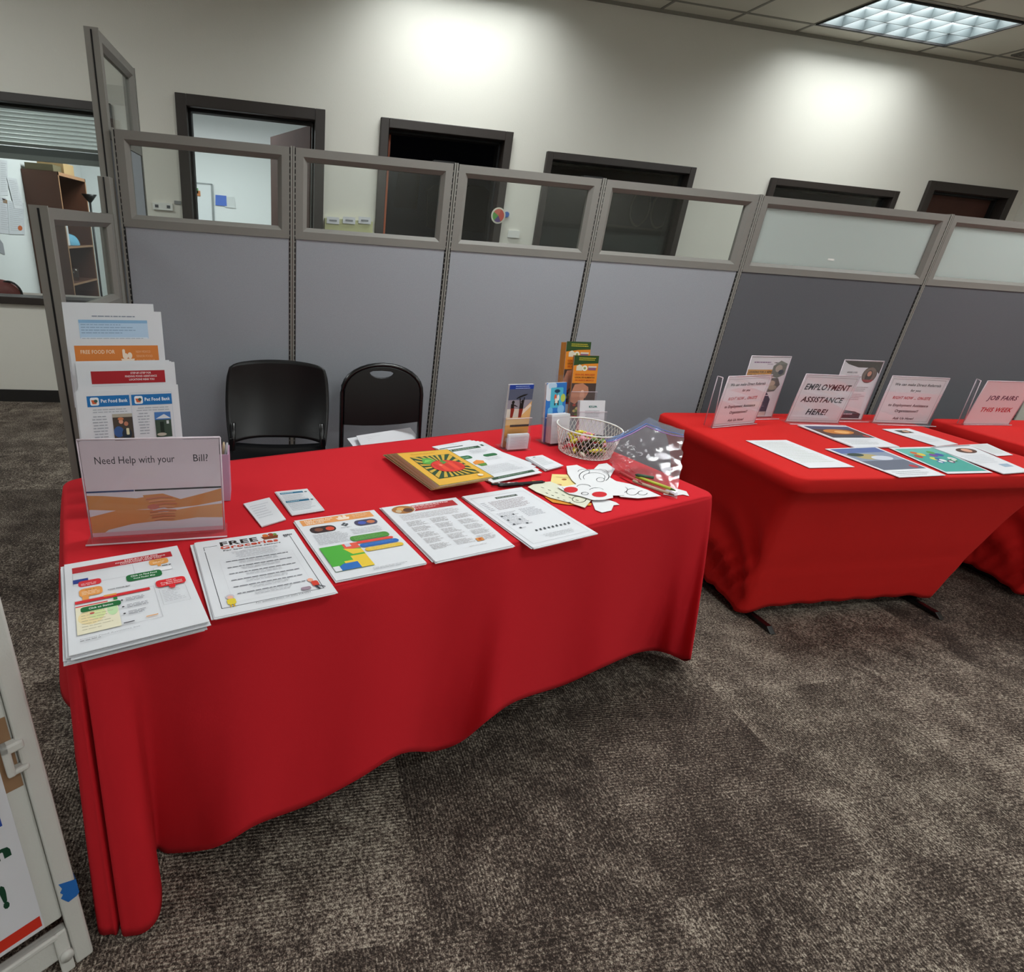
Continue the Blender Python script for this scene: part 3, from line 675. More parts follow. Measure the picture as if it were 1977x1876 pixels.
def art_help(s):
    s.poly([(.26, .84), (.92, .84), (.92, .955), (.26, .955)], 'ac3034'); s.text('YOUR HELP AND HOW AND HELP', .34, .88, .925, .018, 'f0e4e4', .02) if False else s.lines(.36, .93, .48, 1, .02, 'f0dcdc', .012, 0); s.lines(.34, .905, .40, 2, .025, 'e0b4b4', .007)
    s.ell(.22, .90, .15, .085, 'd8d8dc', 24); s.ell(.22, .90, .14, .078, 'a8703c', 24); s.ell(.20, .92, .05, .03, 'd8a05c'); s.ell(.27, .88, .06, .04, '5c3a2c'); s.ell(.15, .88, .035, .03, 'c8b090')
    s.lines(.10, .79, .80, 5, .022, 'b0a8a8', .005, .15)
    for k in range(5):
        for j in range(3): s.lines(.10+j*.30, .655-k*.105, .24, 5, .017, 'a8a2a2', .005, .3)
    s.rect(.66, .155, .09, .05, 'd88a40'); s.ell(.705, .18, .02, .014, 'b04a28'); s.lines(.50, .10, .3, 1, .02, 'b8b0b0', .005)
def art_form(s):
    s.frame(.06, .045, .88, .88, .0025, '8e949a'); s.rect(.40, .845, .36, .033, '39433a'); s.lines(.43, .858, .3, 1, .01, 'c8d0c8', .006, 0)
    s.lines(.22, .80, .60, 8, .022, '8c7478', .006, .25); s.lines(.10, .80, .08, 6, .03, 'a8a8b0', .008, .2)
    for x, y, h in ((.12, .34, .26), (.48, .45, .16)):
        s.lines(x, y+h-.02, .30, int(h/.022), .022, '9c9ca4', .005, .3)
    for x, y in ((.13, .52), (.31, .52), (.14, .44), (.30, .42), (.14, .36), (.32, .34), (.16, .29)): s.rect(x, y, .03, .02, '50545a'); s.rect(x+.035, y+.005, .06, .005, 'b0b0b4')
    for k in range(9): s.poly([(.30+k*.065, .205), (.33+k*.065, .205), (.335+k*.065, .225+.006*(k % 3)), (.31+k*.065, .23)], '3c4046')
    s.lines(.30, .13, .5, 3, .022, 'b0b0b4', .005, .3, True)
def art_card(s):
    s.frame(.03, .03, .94, .94, .012, 'c0c4c8')
    for y in (.84, .46): s.rect(.08, y, .72, .075, '2d6a8a'); s.lines(.12, y+.03, .4, 1, .01, 'c4dce6', .018, .1); s.rect(.84, y, .08, .05, '66747c')
    s.lines(.10, .77, .78, 5, .055, '9aa4ac', .012, .3); s.lines(.10, .40, .78, 6, .055, '9aa4ac', .012, .3)
def art_green(s):
    s.rect(.02, .955, .5, .018, '2c4432'); s.rect(.12, .84, .66, .062, '2c4a36'); s.rect(.16, .855, .02, .03, 'd0dcd0'); s.text('Farmers Markets', .22, .70, .858, .024, 'cfe0d0', .01) if False else s.lines(.22, .875, .48, 2, .02, 'bccfbe', .007, .1)
    s.rect(.84, .87, .05, .05, '2c4432')
    s.rrect(.10, .60, .24, .09, '2f6b42', .4); s.rrect(.56, .575, .28, .07, '2f6b42', .5); s.lines(.14, .65, .15, 2, .022, 'a9c8b2', .006); s.frame(.42, .68, .44, .13, .002, 'b4b8b8'); s.lines(.45, .79, .38, 5, .02, 'b0b4b8', .005)
    s.poly([(.20, .50), (.32, .54), (.42, .50), (.38, .44), (.18, .44)], 'de8a3c'); s.poly([(.22, .44), (.40, .44), (.36, .38), (.24, .38)], '5a8a3c'); s.lines(.50, .54, .38, 3, .025, 'a8acb0', .005)
    s.frame(.10, .14, .80, .24, .002, 'b4b8b8'); s.lines(.13, .35, .74, 8, .025, 'b0b4b8', .005, .2)
    s.rect(.08, .05, .84, .045, '2c4a36'); s.lines(.2, .068, .6, 1, .01, 'a8c0ac', .008, 0)
stack('flyer_stack', 'thick stack of step-by-step food flyers hanging over the near left table corner', 'flyers', [(133, 1266), (404, 1199), (342, 1053), (124, 1090)], 8, art_steps, gap=.0022, jit=.007, seed=3, slide=(-.0006, -.0009))
stack('flyer_stack', 'stack of white free groceries flyers with black rounded border, second from left', 'flyers', [(414, 1192), (648, 1143), (565, 1021), (375, 1048)], 6, art_groceries, gap=.0015, jit=.007, seed=5, slide=(-.0004, .0002))
stack('flyer_stack', 'stack of flyers with orange header and green yellow map at the table front', 'flyers', [(649, 1121), (824, 1086), (722, 984), (568, 1005)], 4, art_boxes, gap=.0012, jit=.003, seed=6, slide=(-.0003, 0))
stack('flyer_stack', 'stack of flyers with dark red header and round photo at the table front', 'flyers', [(841, 1084), (991, 1052), (880, 960), (736, 980)], 5, art_help, gap=.0012, jit=.005, seed=8, slide=(-.0005, .0003))
stack('flyer_stack', 'rightmost thin-bordered white flyer stack hanging over the table front edge', 'flyers', [(1029, 1057), (1152, 1028), (1007, 940), (892, 958)], 4, art_form, gap=.0012, jit=.004, seed=9, slide=(-.0006, .0003))
stack('card_stack', 'small stack of white cards with two blue bars lying on the red cloth', 'cards', [(563, 993), (626, 983), (593, 943), (532, 949)], 4, art_card, gap=.001, jit=.004, seed=10)
stack('card_stack', 'plain white card stack left of the cards with blue bars, beside the acrylic sign', 'cards', [(505, 1016), (552, 1002), (520, 960), (470, 972)], 3, lambda s: s.lines(.12, .8, .7, 6, .1, 'b8bcc4', .02), gap=.001, jit=.003, seed=11)
stack('card_stack', 'small white card packet lying in front of the brochure holders', 'cards', [(1054, 905), (1085, 897), (1047, 878), (1016, 882)], 7, lambda s: (s.lines(.12, .8, .7, 7, .09, 'a8b0b0', .02), s.rect(.3, .88, .15, .05, '505860')), gap=.0012, jit=.005, seed=12)
# four fanned green-barred flyers under the magazines
for k in range(4):
    f = 3-k; q = [(951-7*f, 933-2*f), (1046-5*f, 909-4*f), (931-6*f, 849+1*f), (834-1*f, 862+1*f)]
    q = [(951-6*f, 932-2*f), (1047-6*f, 912-6*f), (931-8*f, 852-1*f), (843-3*f, 865-1*f)]
    c = P3(q, T+.003+.0022*k); s_ = Sheet(*c, thick=.0018); art_green(s_)
    tag(s_.build('flyer'), ['lowest green-barred white flyer of the fanned four', 'second lowest green-barred white flyer of the fanned four', 'green-barred white flyer just under the top one of the fan', 'topmost white flyer with green bars, beside the tomato magazine'][k], 'flyer', 'fanned green-barred flyers')
# fanned magazines
YEL = mat('e0a92e', .45, name='magazine_yellow', spec=.35); GRN = mat('3f6a34', .5, name='magazine_green'); PGE = mat('ecead8', .7, name='magazine_pages')
def magazine(q, z, top):
    c = P3(q, z); mb = MB(); th = .0026
    s = Sheet(*c, thick=th, mb=mb, paper=YEL)
    # green spine strip on the left and page block showing at the edges
    for (a, b2) in (((0, 0), (1, 0)), ((0, 0), (0, 1))):
        pa, pb = s.at(*a, -.0002), s.at(*b2, -.0002)
        o = (pa+pb)/2-sum(c, Vector())/4; o.z = 0; o = o.normalized()*.0006; dn = Vector((0, 0, -th+.0008))
        mb.add([pa+o, pb+o, pb+o+dn, pa+o+dn], [(0, 1, 2, 3), (3, 2, 1, 0)], PGE)
    s.frame(0, 0, 1, 1, .010, '4c6a2c')
    if not top:
        s.rect(0, 0, .05, 1, '3f6a34'); s.rect(0, 0, 1, .03, '6a7a34')
    if top:
        s.rect(.13, .16, .76, .67, '23462c')
        import math as _m
        for k in range(22):
            a = 2*_m.pi*k/22; b2 = a+.14; r0, r1 = .12, .62
            pts = []
            for ang, rr in ((a, r0), (b2, r0), (b2, r1), (a, r1)):
                x, y = _m.cos(ang), _m.sin(ang); lim = min(.37/max(abs(x), 1e-6), .325/max(abs(y), 1e-6)); rr = min(rr, lim); pts.append((.51+x*rr, .495+y*rr))
            s.poly(pts, 'c9a43a')
        s.poly([(.20, .60), (.30, .76), (.44, .74), (.48, .62), (.36, .54)], '58a040'); s.poly([(.24, .62), (.32, .70), (.42, .66)], '7cc45a')
        s.ell(.55, .46, .285, .185, 'a8201c', 28); s.ell(.55, .46, .272, .172, 'd8362a', 28)
        for k in (-2, -1, 0, 1, 2): s.ell(.55+k*.095, .44, .042, .125, 'e2472f' if k % 2 else 'c62c22', 16)
        s.ell(.45, .50, .03, .02, 'ee8a70', 10)
        s.poly([(.50, .60), (.54, .55), (.47, .55), (.53, .52), (.60, .56), (.64, .54), (.60, .60), (.58, .66), (.54, .62)], '4c8a3a')
        s.ell(.83, .09, .05, .03, 'e8dcc0'); s.lines(.2, .9, .5, 1, .02, 'c48c20', .01)
    return mb.build('magazine')
NMAG = 14
for k in range(NMAG):
    f = (NMAG-1-k)/(NMAG-1); top = k == NMAG-1
    jj = random.Random(k).uniform(-1, 1); BLp = (849-17*f+jj, 938+7*f); BRp = (954-22*f+jj, 920+8*f); TRp = (864-18*f+jj, 867+4*f); TLp = (765-26*f+jj, 875+3*f)
    o = magazine([BLp, BRp, TRp, TLp], T+.012+k*.0029, top)
    tag(o, 'yellow magazine with a red pumpkin on a sunburst, on top of the fanned pile' if top else 'green edged yellow magazine in the fan, '+('lowest of all', 'second from the bottom', 'third from the bottom', 'fourth from the bottom', 'fifth from the bottom', 'sixth from the bottom', 'middle one of the pile', 'seventh from the top', 'sixth from the top', 'fifth from the top', 'fourth from the top', 'third from the top', 'just under the pumpkin cover')[k], 'magazine', 'fanned pile of yellow magazines')
# pens
def pen(p0, p1, r, z, label):
    a, b2 = pz(*p0, z), pz(*p1, z); t = thing('pen', label, 'pen', (a+b2)/2-Vector((0, 0, r)), 'pens on the red cloth')
    mb = MB(); d = b2-a; pts = [a+d*x for x in (0, .04, .06, .55, .62, .97, 1)]; mb.tube(pts, r, M_blk_pl, 10, rs=[r*.25, r*.5, r*.9, r, r, r*.75, r*.4]); mb.build('barrel', t)
    mb = MB(); off = Vector((0, 0, r*1.25)); mb.tube([a+d*.60+off*.9, a+d*.9+off], r*.3, mat('b8b8bc', .25, 1), 6); mb.build('clip', t)
pen((1052, 930), (962, 938), .0062, T+.0085, 'thick black pen lying beside the paper cutouts')
pen((1012, 936), (948, 935), .0045, T+.007, 'thin black pen tucked under the thick one beside the magazines')

# ------------------------------------------------------------------ cut-out paper masks
def cutout(name, label, pts, z, holes, marks, colour='e0e0e2', orange=False, group='paper cutouts'):
    mb = MB(); S_ = 4.493; X = lambda p: pz(p[0]/S_+920, p[1]/S_+640, z)
    c = [X(p) for p in pts]; mt = mat(colour, .7, name='craft_paper', spec=.2); th = .0007
    mb.prism([p-Vector((0, 0, th)) for p in c], (0, 0, th), mt)
    for (cx, cy, rx, ry, col) in holes:
        mb.add([pz((cx+rx*math.cos(a))/S_+920, (cy+ry*math.sin(a))/S_+640, z)+Vector((0, 0, .0003)) for a in [2*math.pi*k/16 for k in range(16)]], [tuple(range(16))[::-1]], ink(col))
    for k, (path, col, w) in enumerate(marks):
        pp = [X(p)+Vector((0, 0, .0004+.00005*k)) for p in path]
        for a, b2 in zip(pp, pp[1:]):
            n = Vector((-(b2-a).y, (b2-a).x, 0)); n = n.normalized()*w if n.length else n
            mb.add([a-n, b2-n, b2+n, a+n], [(0, 1, 2, 3), (3, 2, 1, 0)], ink(col))
    return tag(mb.build(name), label, 'paper cutout', group)
def arcp(cx, cy, rx, ry, a0=0, a1=360, n=14): return [(cx+rx*math.cos(math.radians(a0+(a1-a0)*k/n)), cy+ry*math.sin(math.radians(a0+(a1-a0)*k/n))) for k in range(n+1)]
cutout('paper_cutout', 'orange backed printed paper cutout under the left mask', [(480, 1290), (600, 1300), (770, 1440), (1000, 1490), (990, 1508), (790, 1500), (660, 1480), (600, 1440)], T+.0035, [], [], 'd89038')
cutout('paper_cutout', 'yellowish printed paper cutout with scalloped edge, leftmost of the pile', [(655, 1235), (790, 1240), (880, 1340), (800, 1400), (700, 1330), (640, 1320)], T+.005, [(760, 1282, 22, 8, 'a86838'), (700, 1330, 40, 8, 'b0603c')], [([(690, 1260), (800, 1270)], 'd8a860', .0008)], 'e6d08c')
cutout('paper_cutout', 'pale green printed paper strip below the yellowish cutout', [(445, 1345), (520, 1310), (640, 1300), (900, 1400), (1000, 1455), (940, 1527), (800, 1480), (640, 1440), (520, 1390)], T+.0065, [], [([(560+k*60, 1350+k*22), (585+k*60, 1357+k*22)], '50584c', .0012) for k in range(6)]+[([(600+k*50, 1400+k*20), (620+k*50, 1405+k*20)], '50584c', .0012) for k in range(5)]+[(arcp(890, 1455, 60, 28), 'c8b898', .0008)], 'd8d8c4')
cutout('paper_cutout', 'white printed crest paper cutout under the plastic bag', [(1180, 1290), (1330, 1320), (1480, 1370), (1600, 1425), (1400, 1445), (1250, 1432), (1150, 1360)], T+.008, [], [(arcp(1250, 1370, 60, 30), '70747c', .0009), (arcp(1350, 1390, 50, 28, 20, 300), '70747c', .0009), (arcp(1440, 1400, 40, 18, 0, 270), '70747c', .0009)])
cutout('paper_cutout', 'big white paper mask drawing with scalloped beard, behind the red-eyed mask', [(780, 1165), (870, 1155), (960, 1195), (1060, 1190), (1120, 1240), (1200, 1290), (1290, 1330), (1280, 1420), (1180, 1420), (1060, 1390), (900, 1350), (830, 1290), (790, 1230)], T+.0095, [], [(arcp(1020, 1255, 130, 60, 150, 400), '50545c', .0011), (arcp(1020, 1262, 95, 38, 150, 380), '70747c', .0009), (arcp(1075, 1285, 35, 18), '50545c', .0009), (arcp(930, 1215, 50, 22, 180, 400), '80848c', .0008)])
cutout('paper_cutout', 'white paper mask with two red eye holes at the front of the cutouts', [(700, 1345), (780, 1340), (880, 1320), (960, 1340), (1040, 1350), (1180, 1400), (1185, 1440), (1100, 1458), (1010, 1460), (900, 1425), (800, 1405)], T+.011, [(818, 1372, 62, 26, 'c9222a'), (1066, 1412, 66, 24, 'c9222a')], [(arcp(930, 1350, 60, 26, 190, 350), '50545c', .0011), (arcp(940, 1405, 30, 12), '50545c', .0011), (arcp(1040, 1375, 60, 20, 190, 350), '50545c', .0009), ([(740, 1350), (800, 1395)], '50545c', .0008)])
cutout('paper_cutout', 'blank white paper cutout shaped like a leaf at the very front of the cutouts', [(1000, 1470), (1060, 1452), (1150, 1460), (1210, 1480), (1240, 1500), (1190, 1505), (1170, 1550), (1090, 1568), (1030, 1545)], T+.0035, [], [])
cutout('paper_cutout', 'white paper cutout tip sticking out right of the plastic bag', [(1640, 1370), (1740, 1362), (1820, 1385), (1845, 1425), (1790, 1412), (1700, 1425), (1620, 1410)], T+.003, [], [])
cutout('paper_cutout', 'white paper piece between the white basket and the plastic bag', [(1020, 1190), (1060, 1150), (1130, 1140), (1200, 1190), (1160, 1260), (1080, 1230)], T+.006, [], [([(1060, 1190), (1120, 1200), (1150, 1230)], '80848c', .0008)])

# ------------------------------------------------------------------ acrylic holders and signs
def lerp(a, b, t): return a+(b-a)*t
def holder_sign(name, label, bl, br, tl, tr, ztop, art, foot=.06, group=None, double=False, zb=T, paper_mat=None, front=True, catg='sign holder'):
    """T-base acrylic sign: pixels of the bottom corners (on the table) and of the top corners at height ztop"""
    a, b2 = pz(*bl, zb+.002), pz(*br, zb+.002); d, c = pz(*tl, ztop), pz(*tr, ztop)
    # keep it a true rectangle: average width direction
    ex = ((b2-a)+(c-d))/2; w = ex.length; ex.normalize(); ex.z = 0; ex.normalize()
    upv = ((d-a)+(c-b2))/2; upv -= ex*upv.dot(ex); h = upv.length; upv.normalize(); mid = (a+b2)/2; mt_ = (c+d)/2; sh = (mt_-mid).dot(ex)
    a = mid-ex*w/2; b2 = mid+ex*w/2; up = upv*h; nrm = ex.cross(up).normalized()
    r = thing(name, label, catg, (a+b2)/2-Vector((0, 0, .002)), group)
    mb = MB()
    for o in (.0022, -.0022):
        mb.prism([a+nrm*o, b2+nrm*o, b2+up+nrm*o, a+up+nrm*o], nrm*(.0012 if o > 0 else -.0012), M_acr)
    e = .0014
    mb.tube([a+up, b2+up], .0026, M_acr_e, 6); mb.tube([a, a+up], .0018, M_acr_e, 5); mb.tube([b2, b2+up], .0018, M_acr_e, 5)
    mb.build('acrylic_sleeve', r)
    mb = MB(); fy = Vector((-ex.y, ex.x, 0)); hh = foot/2; k = ex*.006
    mb.prism([a-k+fy*hh, a-k-fy*hh, b2+k-fy*hh, b2+k+fy*hh], (0, 0, .0022), M_acr)
    mb.tube([a-k-fy*hh+Vector((0, 0, .0014)), b2+k-fy*hh+Vector((0, 0, .0014))], .0022, M_acr_e, 6)
    mb.build('foot', r)
    mg = ex*.003
    s = Sheet(a+mg+up*.015, b2-mg+up*.015, b2-mg+up*.985, a+mg+up*.985, thick=.0006, paper=paper_mat)
    art(s); s.build('printed_insert', r)
    return r, a, b2, up, nrm, ex
PK = mat('e4d6de', .5, name='insert_paper_pinkish')
def art_bill(s):
    s.rect(0, .48, 1, .52, 'd8ccd3'); s.text('Need Help with your', .09, .66, .77, .075, '24242c'); s.text('Bill?', .80, .91, .77, .075, '24242c')
    s.rect(0, .475, .34, .018, '23406e'); s.rect(.345, .475, .655, .018, '17171c')
    s.rect(0, 0, 1, .475, 'd6d2da')
    # four forearms meeting in the middle
    s.poly([(.0, .45), (.12, .44), (.35, .40), (.52, .43), (.62, .40), (.60, .30), (.45, .28), (.25, .27), (.0, .30)], 'c98a4c')
    s.poly([(1, .47), (.85, .42), (.68, .37), (.55, .44), (.40, .43), (.42, .36), (.58, .27), (.80, .29), (1, .33)], 'c8864a')
    s.poly([(0, .22), (.2, .28), (.45, .27), (.56, .20), (.50, .14), (.3, .12), (.12, .07), (.05, -.0), (.0, .02)], 'cf8d54')
    s.poly([(1, .30), (.8, .28), (.62, .25), (.44, .20), (.40, .15), (.6, .13), (.8, .155), (1, .14)], 'cf9560')
    for k, (x, y, w_) in enumerate(((.42, .40, .2), (.44, .365, .2), (.46, .33, .19), (.46, .295, .17), (.44, .255, .2), (.44, .225, .19), (.45, .195, .18), (.47, .165, .15))):
        s.poly([(x, y), (x+w_*.5, y+.016), (x+w_, y+.004), (x+w_, y-.010), (x+w_*.5, y-.004), (x, y-.018)], ('c77a52', 'd69468')[k % 2]); s.poly([(x, y-.018), (x+w_*.5, y-.004), (x+w_, y-.010), (x+w_, y-.015), (x+w_*.5, y-.010), (x, y-.024)], '96523a')
    s.ell(.47, .30, .045, .03, 'c06c5c'); s.rect(0, 0, 1, .045, 'd9a9b4')
R0, *_ = holder_sign('acrylic_sign', 'landscape acrylic stand reading need help with your bill, near left table corner', (178, 1038), (434, 1024), (148, 850), (425, 843), .99, art_bill, foot=.07, paper_mat=PK)

# four-tier literature rack
def rack():
    tiers = [((155, 850), (357, 842), (140, 755), (342, 750), 1.05), ((150, 760), (345, 752), (140, 704), (335, 700), 1.095), ((140, 712), (330, 706), (130, 655), (312, 652), 1.145), ((135, 665), (318, 660), (115, 582), (300, 588), 1.225)]
    arts = []
    def pet(s):
        for x in (.10, .54):
            s.rect(x, .86, .42, .095, '1f6fb2'); s.rrect(x+.03, .872, .085, .07, 'e8ecf0', .2); s.poly([(x+.05, .885), (x+.09, .885), (x+.10, .92), (x+.04, .92)], 'd8643c'); s.ell(x+.085, .91, .018, .014, '3c5a50'); s.text('Pet Food Bank', x+.135, x+.40, .895, .030, 'eef4fa', .02)
            s.lines(x+.04, .83, .35, 2, .022, 'a8acb4', .007, .1, True)
        s.lines(.13, .77, .15, 12, .026, 'a0a4ac', .008, .25, True); s.lines(.58, .78, .13, 8, .026, 'a0a4ac', .008, .3, True)
        s.rect(.33, .55, .20, .24, '4a4038'); s.ell(.38, .63, .05, .05, '3a5a90'); s.ell(.46, .61, .05, .05, '26303c'); s.ell(.41, .72, .022, .02, 'd89a80'); s.ell(.46, .70, .022, .02, 'b87a60'); s.ell(.41, .745, .03, .013, 'c87a50'); s.rrect(.455, .60, .03, .06, 'e0d8b0'); s.rect(.33, .76, .20, .03, 'b0a898')
        s.rect(.76, .56, .17, .23, '3c4c40'); s.rect(.76, .72, .17, .07, '4878b8'); s.poly([(.77, .73), (.86, .77), (.93, .73)], 'd8dce0'); s.rect(.81, .60, .04, .10, '1c2820'); s.ell(.82, .585, .05, .015, 'b8b0a0'); s.rect(.88, .68, .025, .03, 'd0d8d8')
        s.frame(.53, .52, .43, .45, .002, '9cb0c4')
    def red(s):
        s.rect(.14, .82, .78, .115, 'a81f28'); s.text('STEP-BY-STEP FOR', .55, .77, .905, .017, 'f0dcdc', .02); s.text('FINDING FOOD ASSISTANCE', .49, .83, .875, .017, 'f0dcdc', .02); s.text('LOCATIONS NEAR YOU', .53, .80, .845, .017, 'f0dcdc', .02)
        s.frame(.14, .70, .47, .10, .002, 'a0a0a8'); s.rrect(.79, .72, .13, .07, 'd8904c')
    def org(s):
        s.rect(.05, .70, .90, .235, 'd8803c'); s.text('FREE FOOD FOR', .11, .47, .86, .034, 'f0d4b8', .015); s.text('SENIORS', .12, .30, .735, .034, 'f0d4b8', .015)
        s.poly([(.55, .76), (.66, .76), (.68, .81), (.53, .81)], 'f2dfcc'); s.ell(.58, .835, .03, .028, 'f2dfcc'); s.ell(.63, .84, .025, .03, 'f2dfcc'); s.rrect(.55, .83, .03, .07, 'f2dfcc', .45)
        for k, t_ in enumerate(('NEW MEXICO', 'SENIOR FOOD', 'BOX PROGRAM')): s.text(t_, .70, .86+.02*k, .865-.042*k, .022, 'e8b488')
    def tab(s):
        s.text('COMMODITY SUPPLEMENTAL FOOD PROGRAM', .30, .77, .865, .012, '8890a0') if False else s.lines(.30, .87, .48, 1, .02, '8890a0', .010, 0)
        s.rect(.15, .46, .76, .38, 'b8d0e8'); s.rect(.15, .81, .76, .03, '8cb4d8'); s.lines(.17, .79, .60, 4, .026, '90a8c4', .008, .3); s.rect(.15, .545, .76, .03, '5c94cc')
        for k in range(3): s.rect(.16, .585+k*.032, .74, .026, 'd8e2ee'); s.lines(.17, .592+k*.032, .70, 1, .02, '8090a8', .010, .05)
        for k in range(2): s.rect(.16, .49+k*.027, .74, .022, 'd8e2ee'); s.lines(.17, .495+k*.027, .70, 1, .02, '8090a8', .008, .05)
    arts = [pet, red, org, tab]
    labs = ['stack of pet food flyers with two blue banners in the lowest rack tier', 'flyers with a dark red heading in the second rack tier', 'flyers with a wide orange heading in the third rack tier', 'white sheets with a pale blue table in the top rack tier']
    # base line of the rack on the table: behind the acrylic sign
    ex = None; planes = []
    for bl, br, tl, tr, z in tiers:
        d, c = pz(*tl, z), pz(*tr, z); e = (c-d); e.z = 0; w = e.length; e.normalize()
        planes.append((d, c, e, w))
    E = sum([p[2] for p in planes], Vector()).normalized(); BK = Vector((-E.y, E.x, 0))
    r = thing('literature_rack', 'clear four tier literature rack full of flyers at the left end of the table', 'rack', (planes[0][0]+planes[0][1])/2*1.0)
    r.location.z = T
    lean = Vector((BK.x*.22, BK.y*.22, .975)).normalized()
    for i, ((d, c, e, w), art, lab) in enumerate(zip(planes, arts, labs)):
        mid = (d+c)/2; W2 = .222; c1 = mid+E*W2/2; d1 = mid-E*W2/2; Hh = .275; bl = d1-lean*Hh; br = c1-lean*Hh
        n = E.cross(lean).normalized()          # towards the viewer
        mb = MB(); rnd = random.Random(i+2)
        for k in range(1, (9, 7, 3, 4)[i]):
            off = -n*(.0016*k); jx = E*rnd.uniform(-.004, .009)*(1 if i < 3 else 1.6); jz = lean*(rnd.uniform(-.004, .010) if i != 3 else -.02*k)
            if i == 3 and k > 1: jx = E*.018; jz = lean*-.02
            mb.prism([bl+off+jx+jz, br+off+jx+jz, c1+off+jx+jz, d1+off+jx+jz], -n*.0012, PAPER)
        s = Sheet(bl, br, c1, d1, thick=.001, mb=mb); art(s); tag(mb.build('flyer_stack'), lab, 'flyers', 'flyers in the four tier rack')
        # tier pocket: front lip, floor, back
        mb = MB(); g = n*.006; b0 = bl-lean*.004; b1 = br-lean*.004; t_ = n*-.022
        mb.prism([b0+g, b1+g, b1+g+lean*.10, b0+g+lean*.10], n*.002, M_acr)
        mb.prism([b0+g, b1+g, b1+t_, b0+t_], -lean*.002, M_acr)
        mb.prism([b0+t_, b1+t_, b1+t_+lean*.22, b0+t_+lean*.22], -n*.002, M_acr)
        mb.build('pocket', r)
        for s_, q in ((-1, b0), (1, b1)):
            pass
    # side panels down to the table
    f0 = planes[0]; lo = f0[0]-lean*.279; hi = planes[3][0]-lean*.10
    for s_, base in ((-1, 0), (1, 1)):
        A_ = (planes[0][base]-lean*.279); 
        off = E*(.004*s_)
        p = [Vector((A_.x, A_.y, T+.001)), Vector((A_.x, A_.y, T+.001))+BK*.34, (planes[3][base]-lean*.22)+BK*.03, A_+lean*.05]
        # project onto the side plane through this corner
        o0 = A_+off; pp = [o0+BK*((q-o0).dot(BK))+Vector((0, 0, q.z-o0.z)) for q in p]
        mb = MB(); mb.prism(pp, E*.003*s_, M_acr); mb.build('side_panel', r)
    mb = MB(); A_ = planes[0][0]-lean*.279; B_ = planes[0][1]-lean*.279
    q = [Vector((A_.x, A_.y, T)), Vector((B_.x, B_.y, T))]; mb.prism([q[0], q[1], q[1]+BK*.34, q[0]+BK*.34], (0, 0, .003), M_acr); mb.build('base_plate', r)
rack()

# pink pen box behind the sign
a = pz(424, 966); ex = Vector((1, .05, 0)).normalized(); ey = Vector((-.05, 1, 0)).normalized()
t = thing('pen_box', 'pale pink open pen box behind the acrylic sign', 'pen box', a)
mb = MB(); w_, d_, h_ = .088, .075, .135; a = pz(445, 967)-ex*w_; pk = mat('b592ac', .5, name='pink_plastic'); Mx = Matrix((ex, ey, Vector((0, 0, 1)))).transposed().to_4x4(); Mx.translation = a+Vector((0, 0, .001)); t.location = a
for bx in ((0, w_, 0, .003), (0, w_, d_-.003, d_), (0, .003, .003, d_-.003), (w_-.003, w_, .003, d_-.003)): mb.box(*bx, 0, h_, pk, M=Mx)
mb.box(.003, w_-.003, .003, d_-.003, 0, .003, pk, M=Mx); mb.build('box_shell', t)
for k, (x, y, dx, dy, L_, col, lab) in enumerate(((.06, .04, .012, .0, .165, '101014', 'black pen standing in the pink box, tip leaning right'), (.07, .05, .006, .01, .15, 'c8b090', 'tan pencil standing in the pink box'), (.045, .03, -.01, .01, .145, '181818', 'black pen in the pink box mostly hidden by the sign'), (.075, .03, .014, -.01, .16, 'b8b8bc', 'silver clipped pen standing at the right of the pink box'))):
    p0 = Mx @ Vector((x-dx, y-dy, .005)); p1 = Mx @ Vector((x+dx*.7, y+dy*.7, L_)); mb = MB()
    mb.tube([p0, p0.lerp(p1, .1), p0.lerp(p1, .9), p1], .004, mat(col, .35), 8, rs=[.001, .004, .004, .0025]); tag(mb.build('pen'), lab, 'pen', 'pens in the pink box')

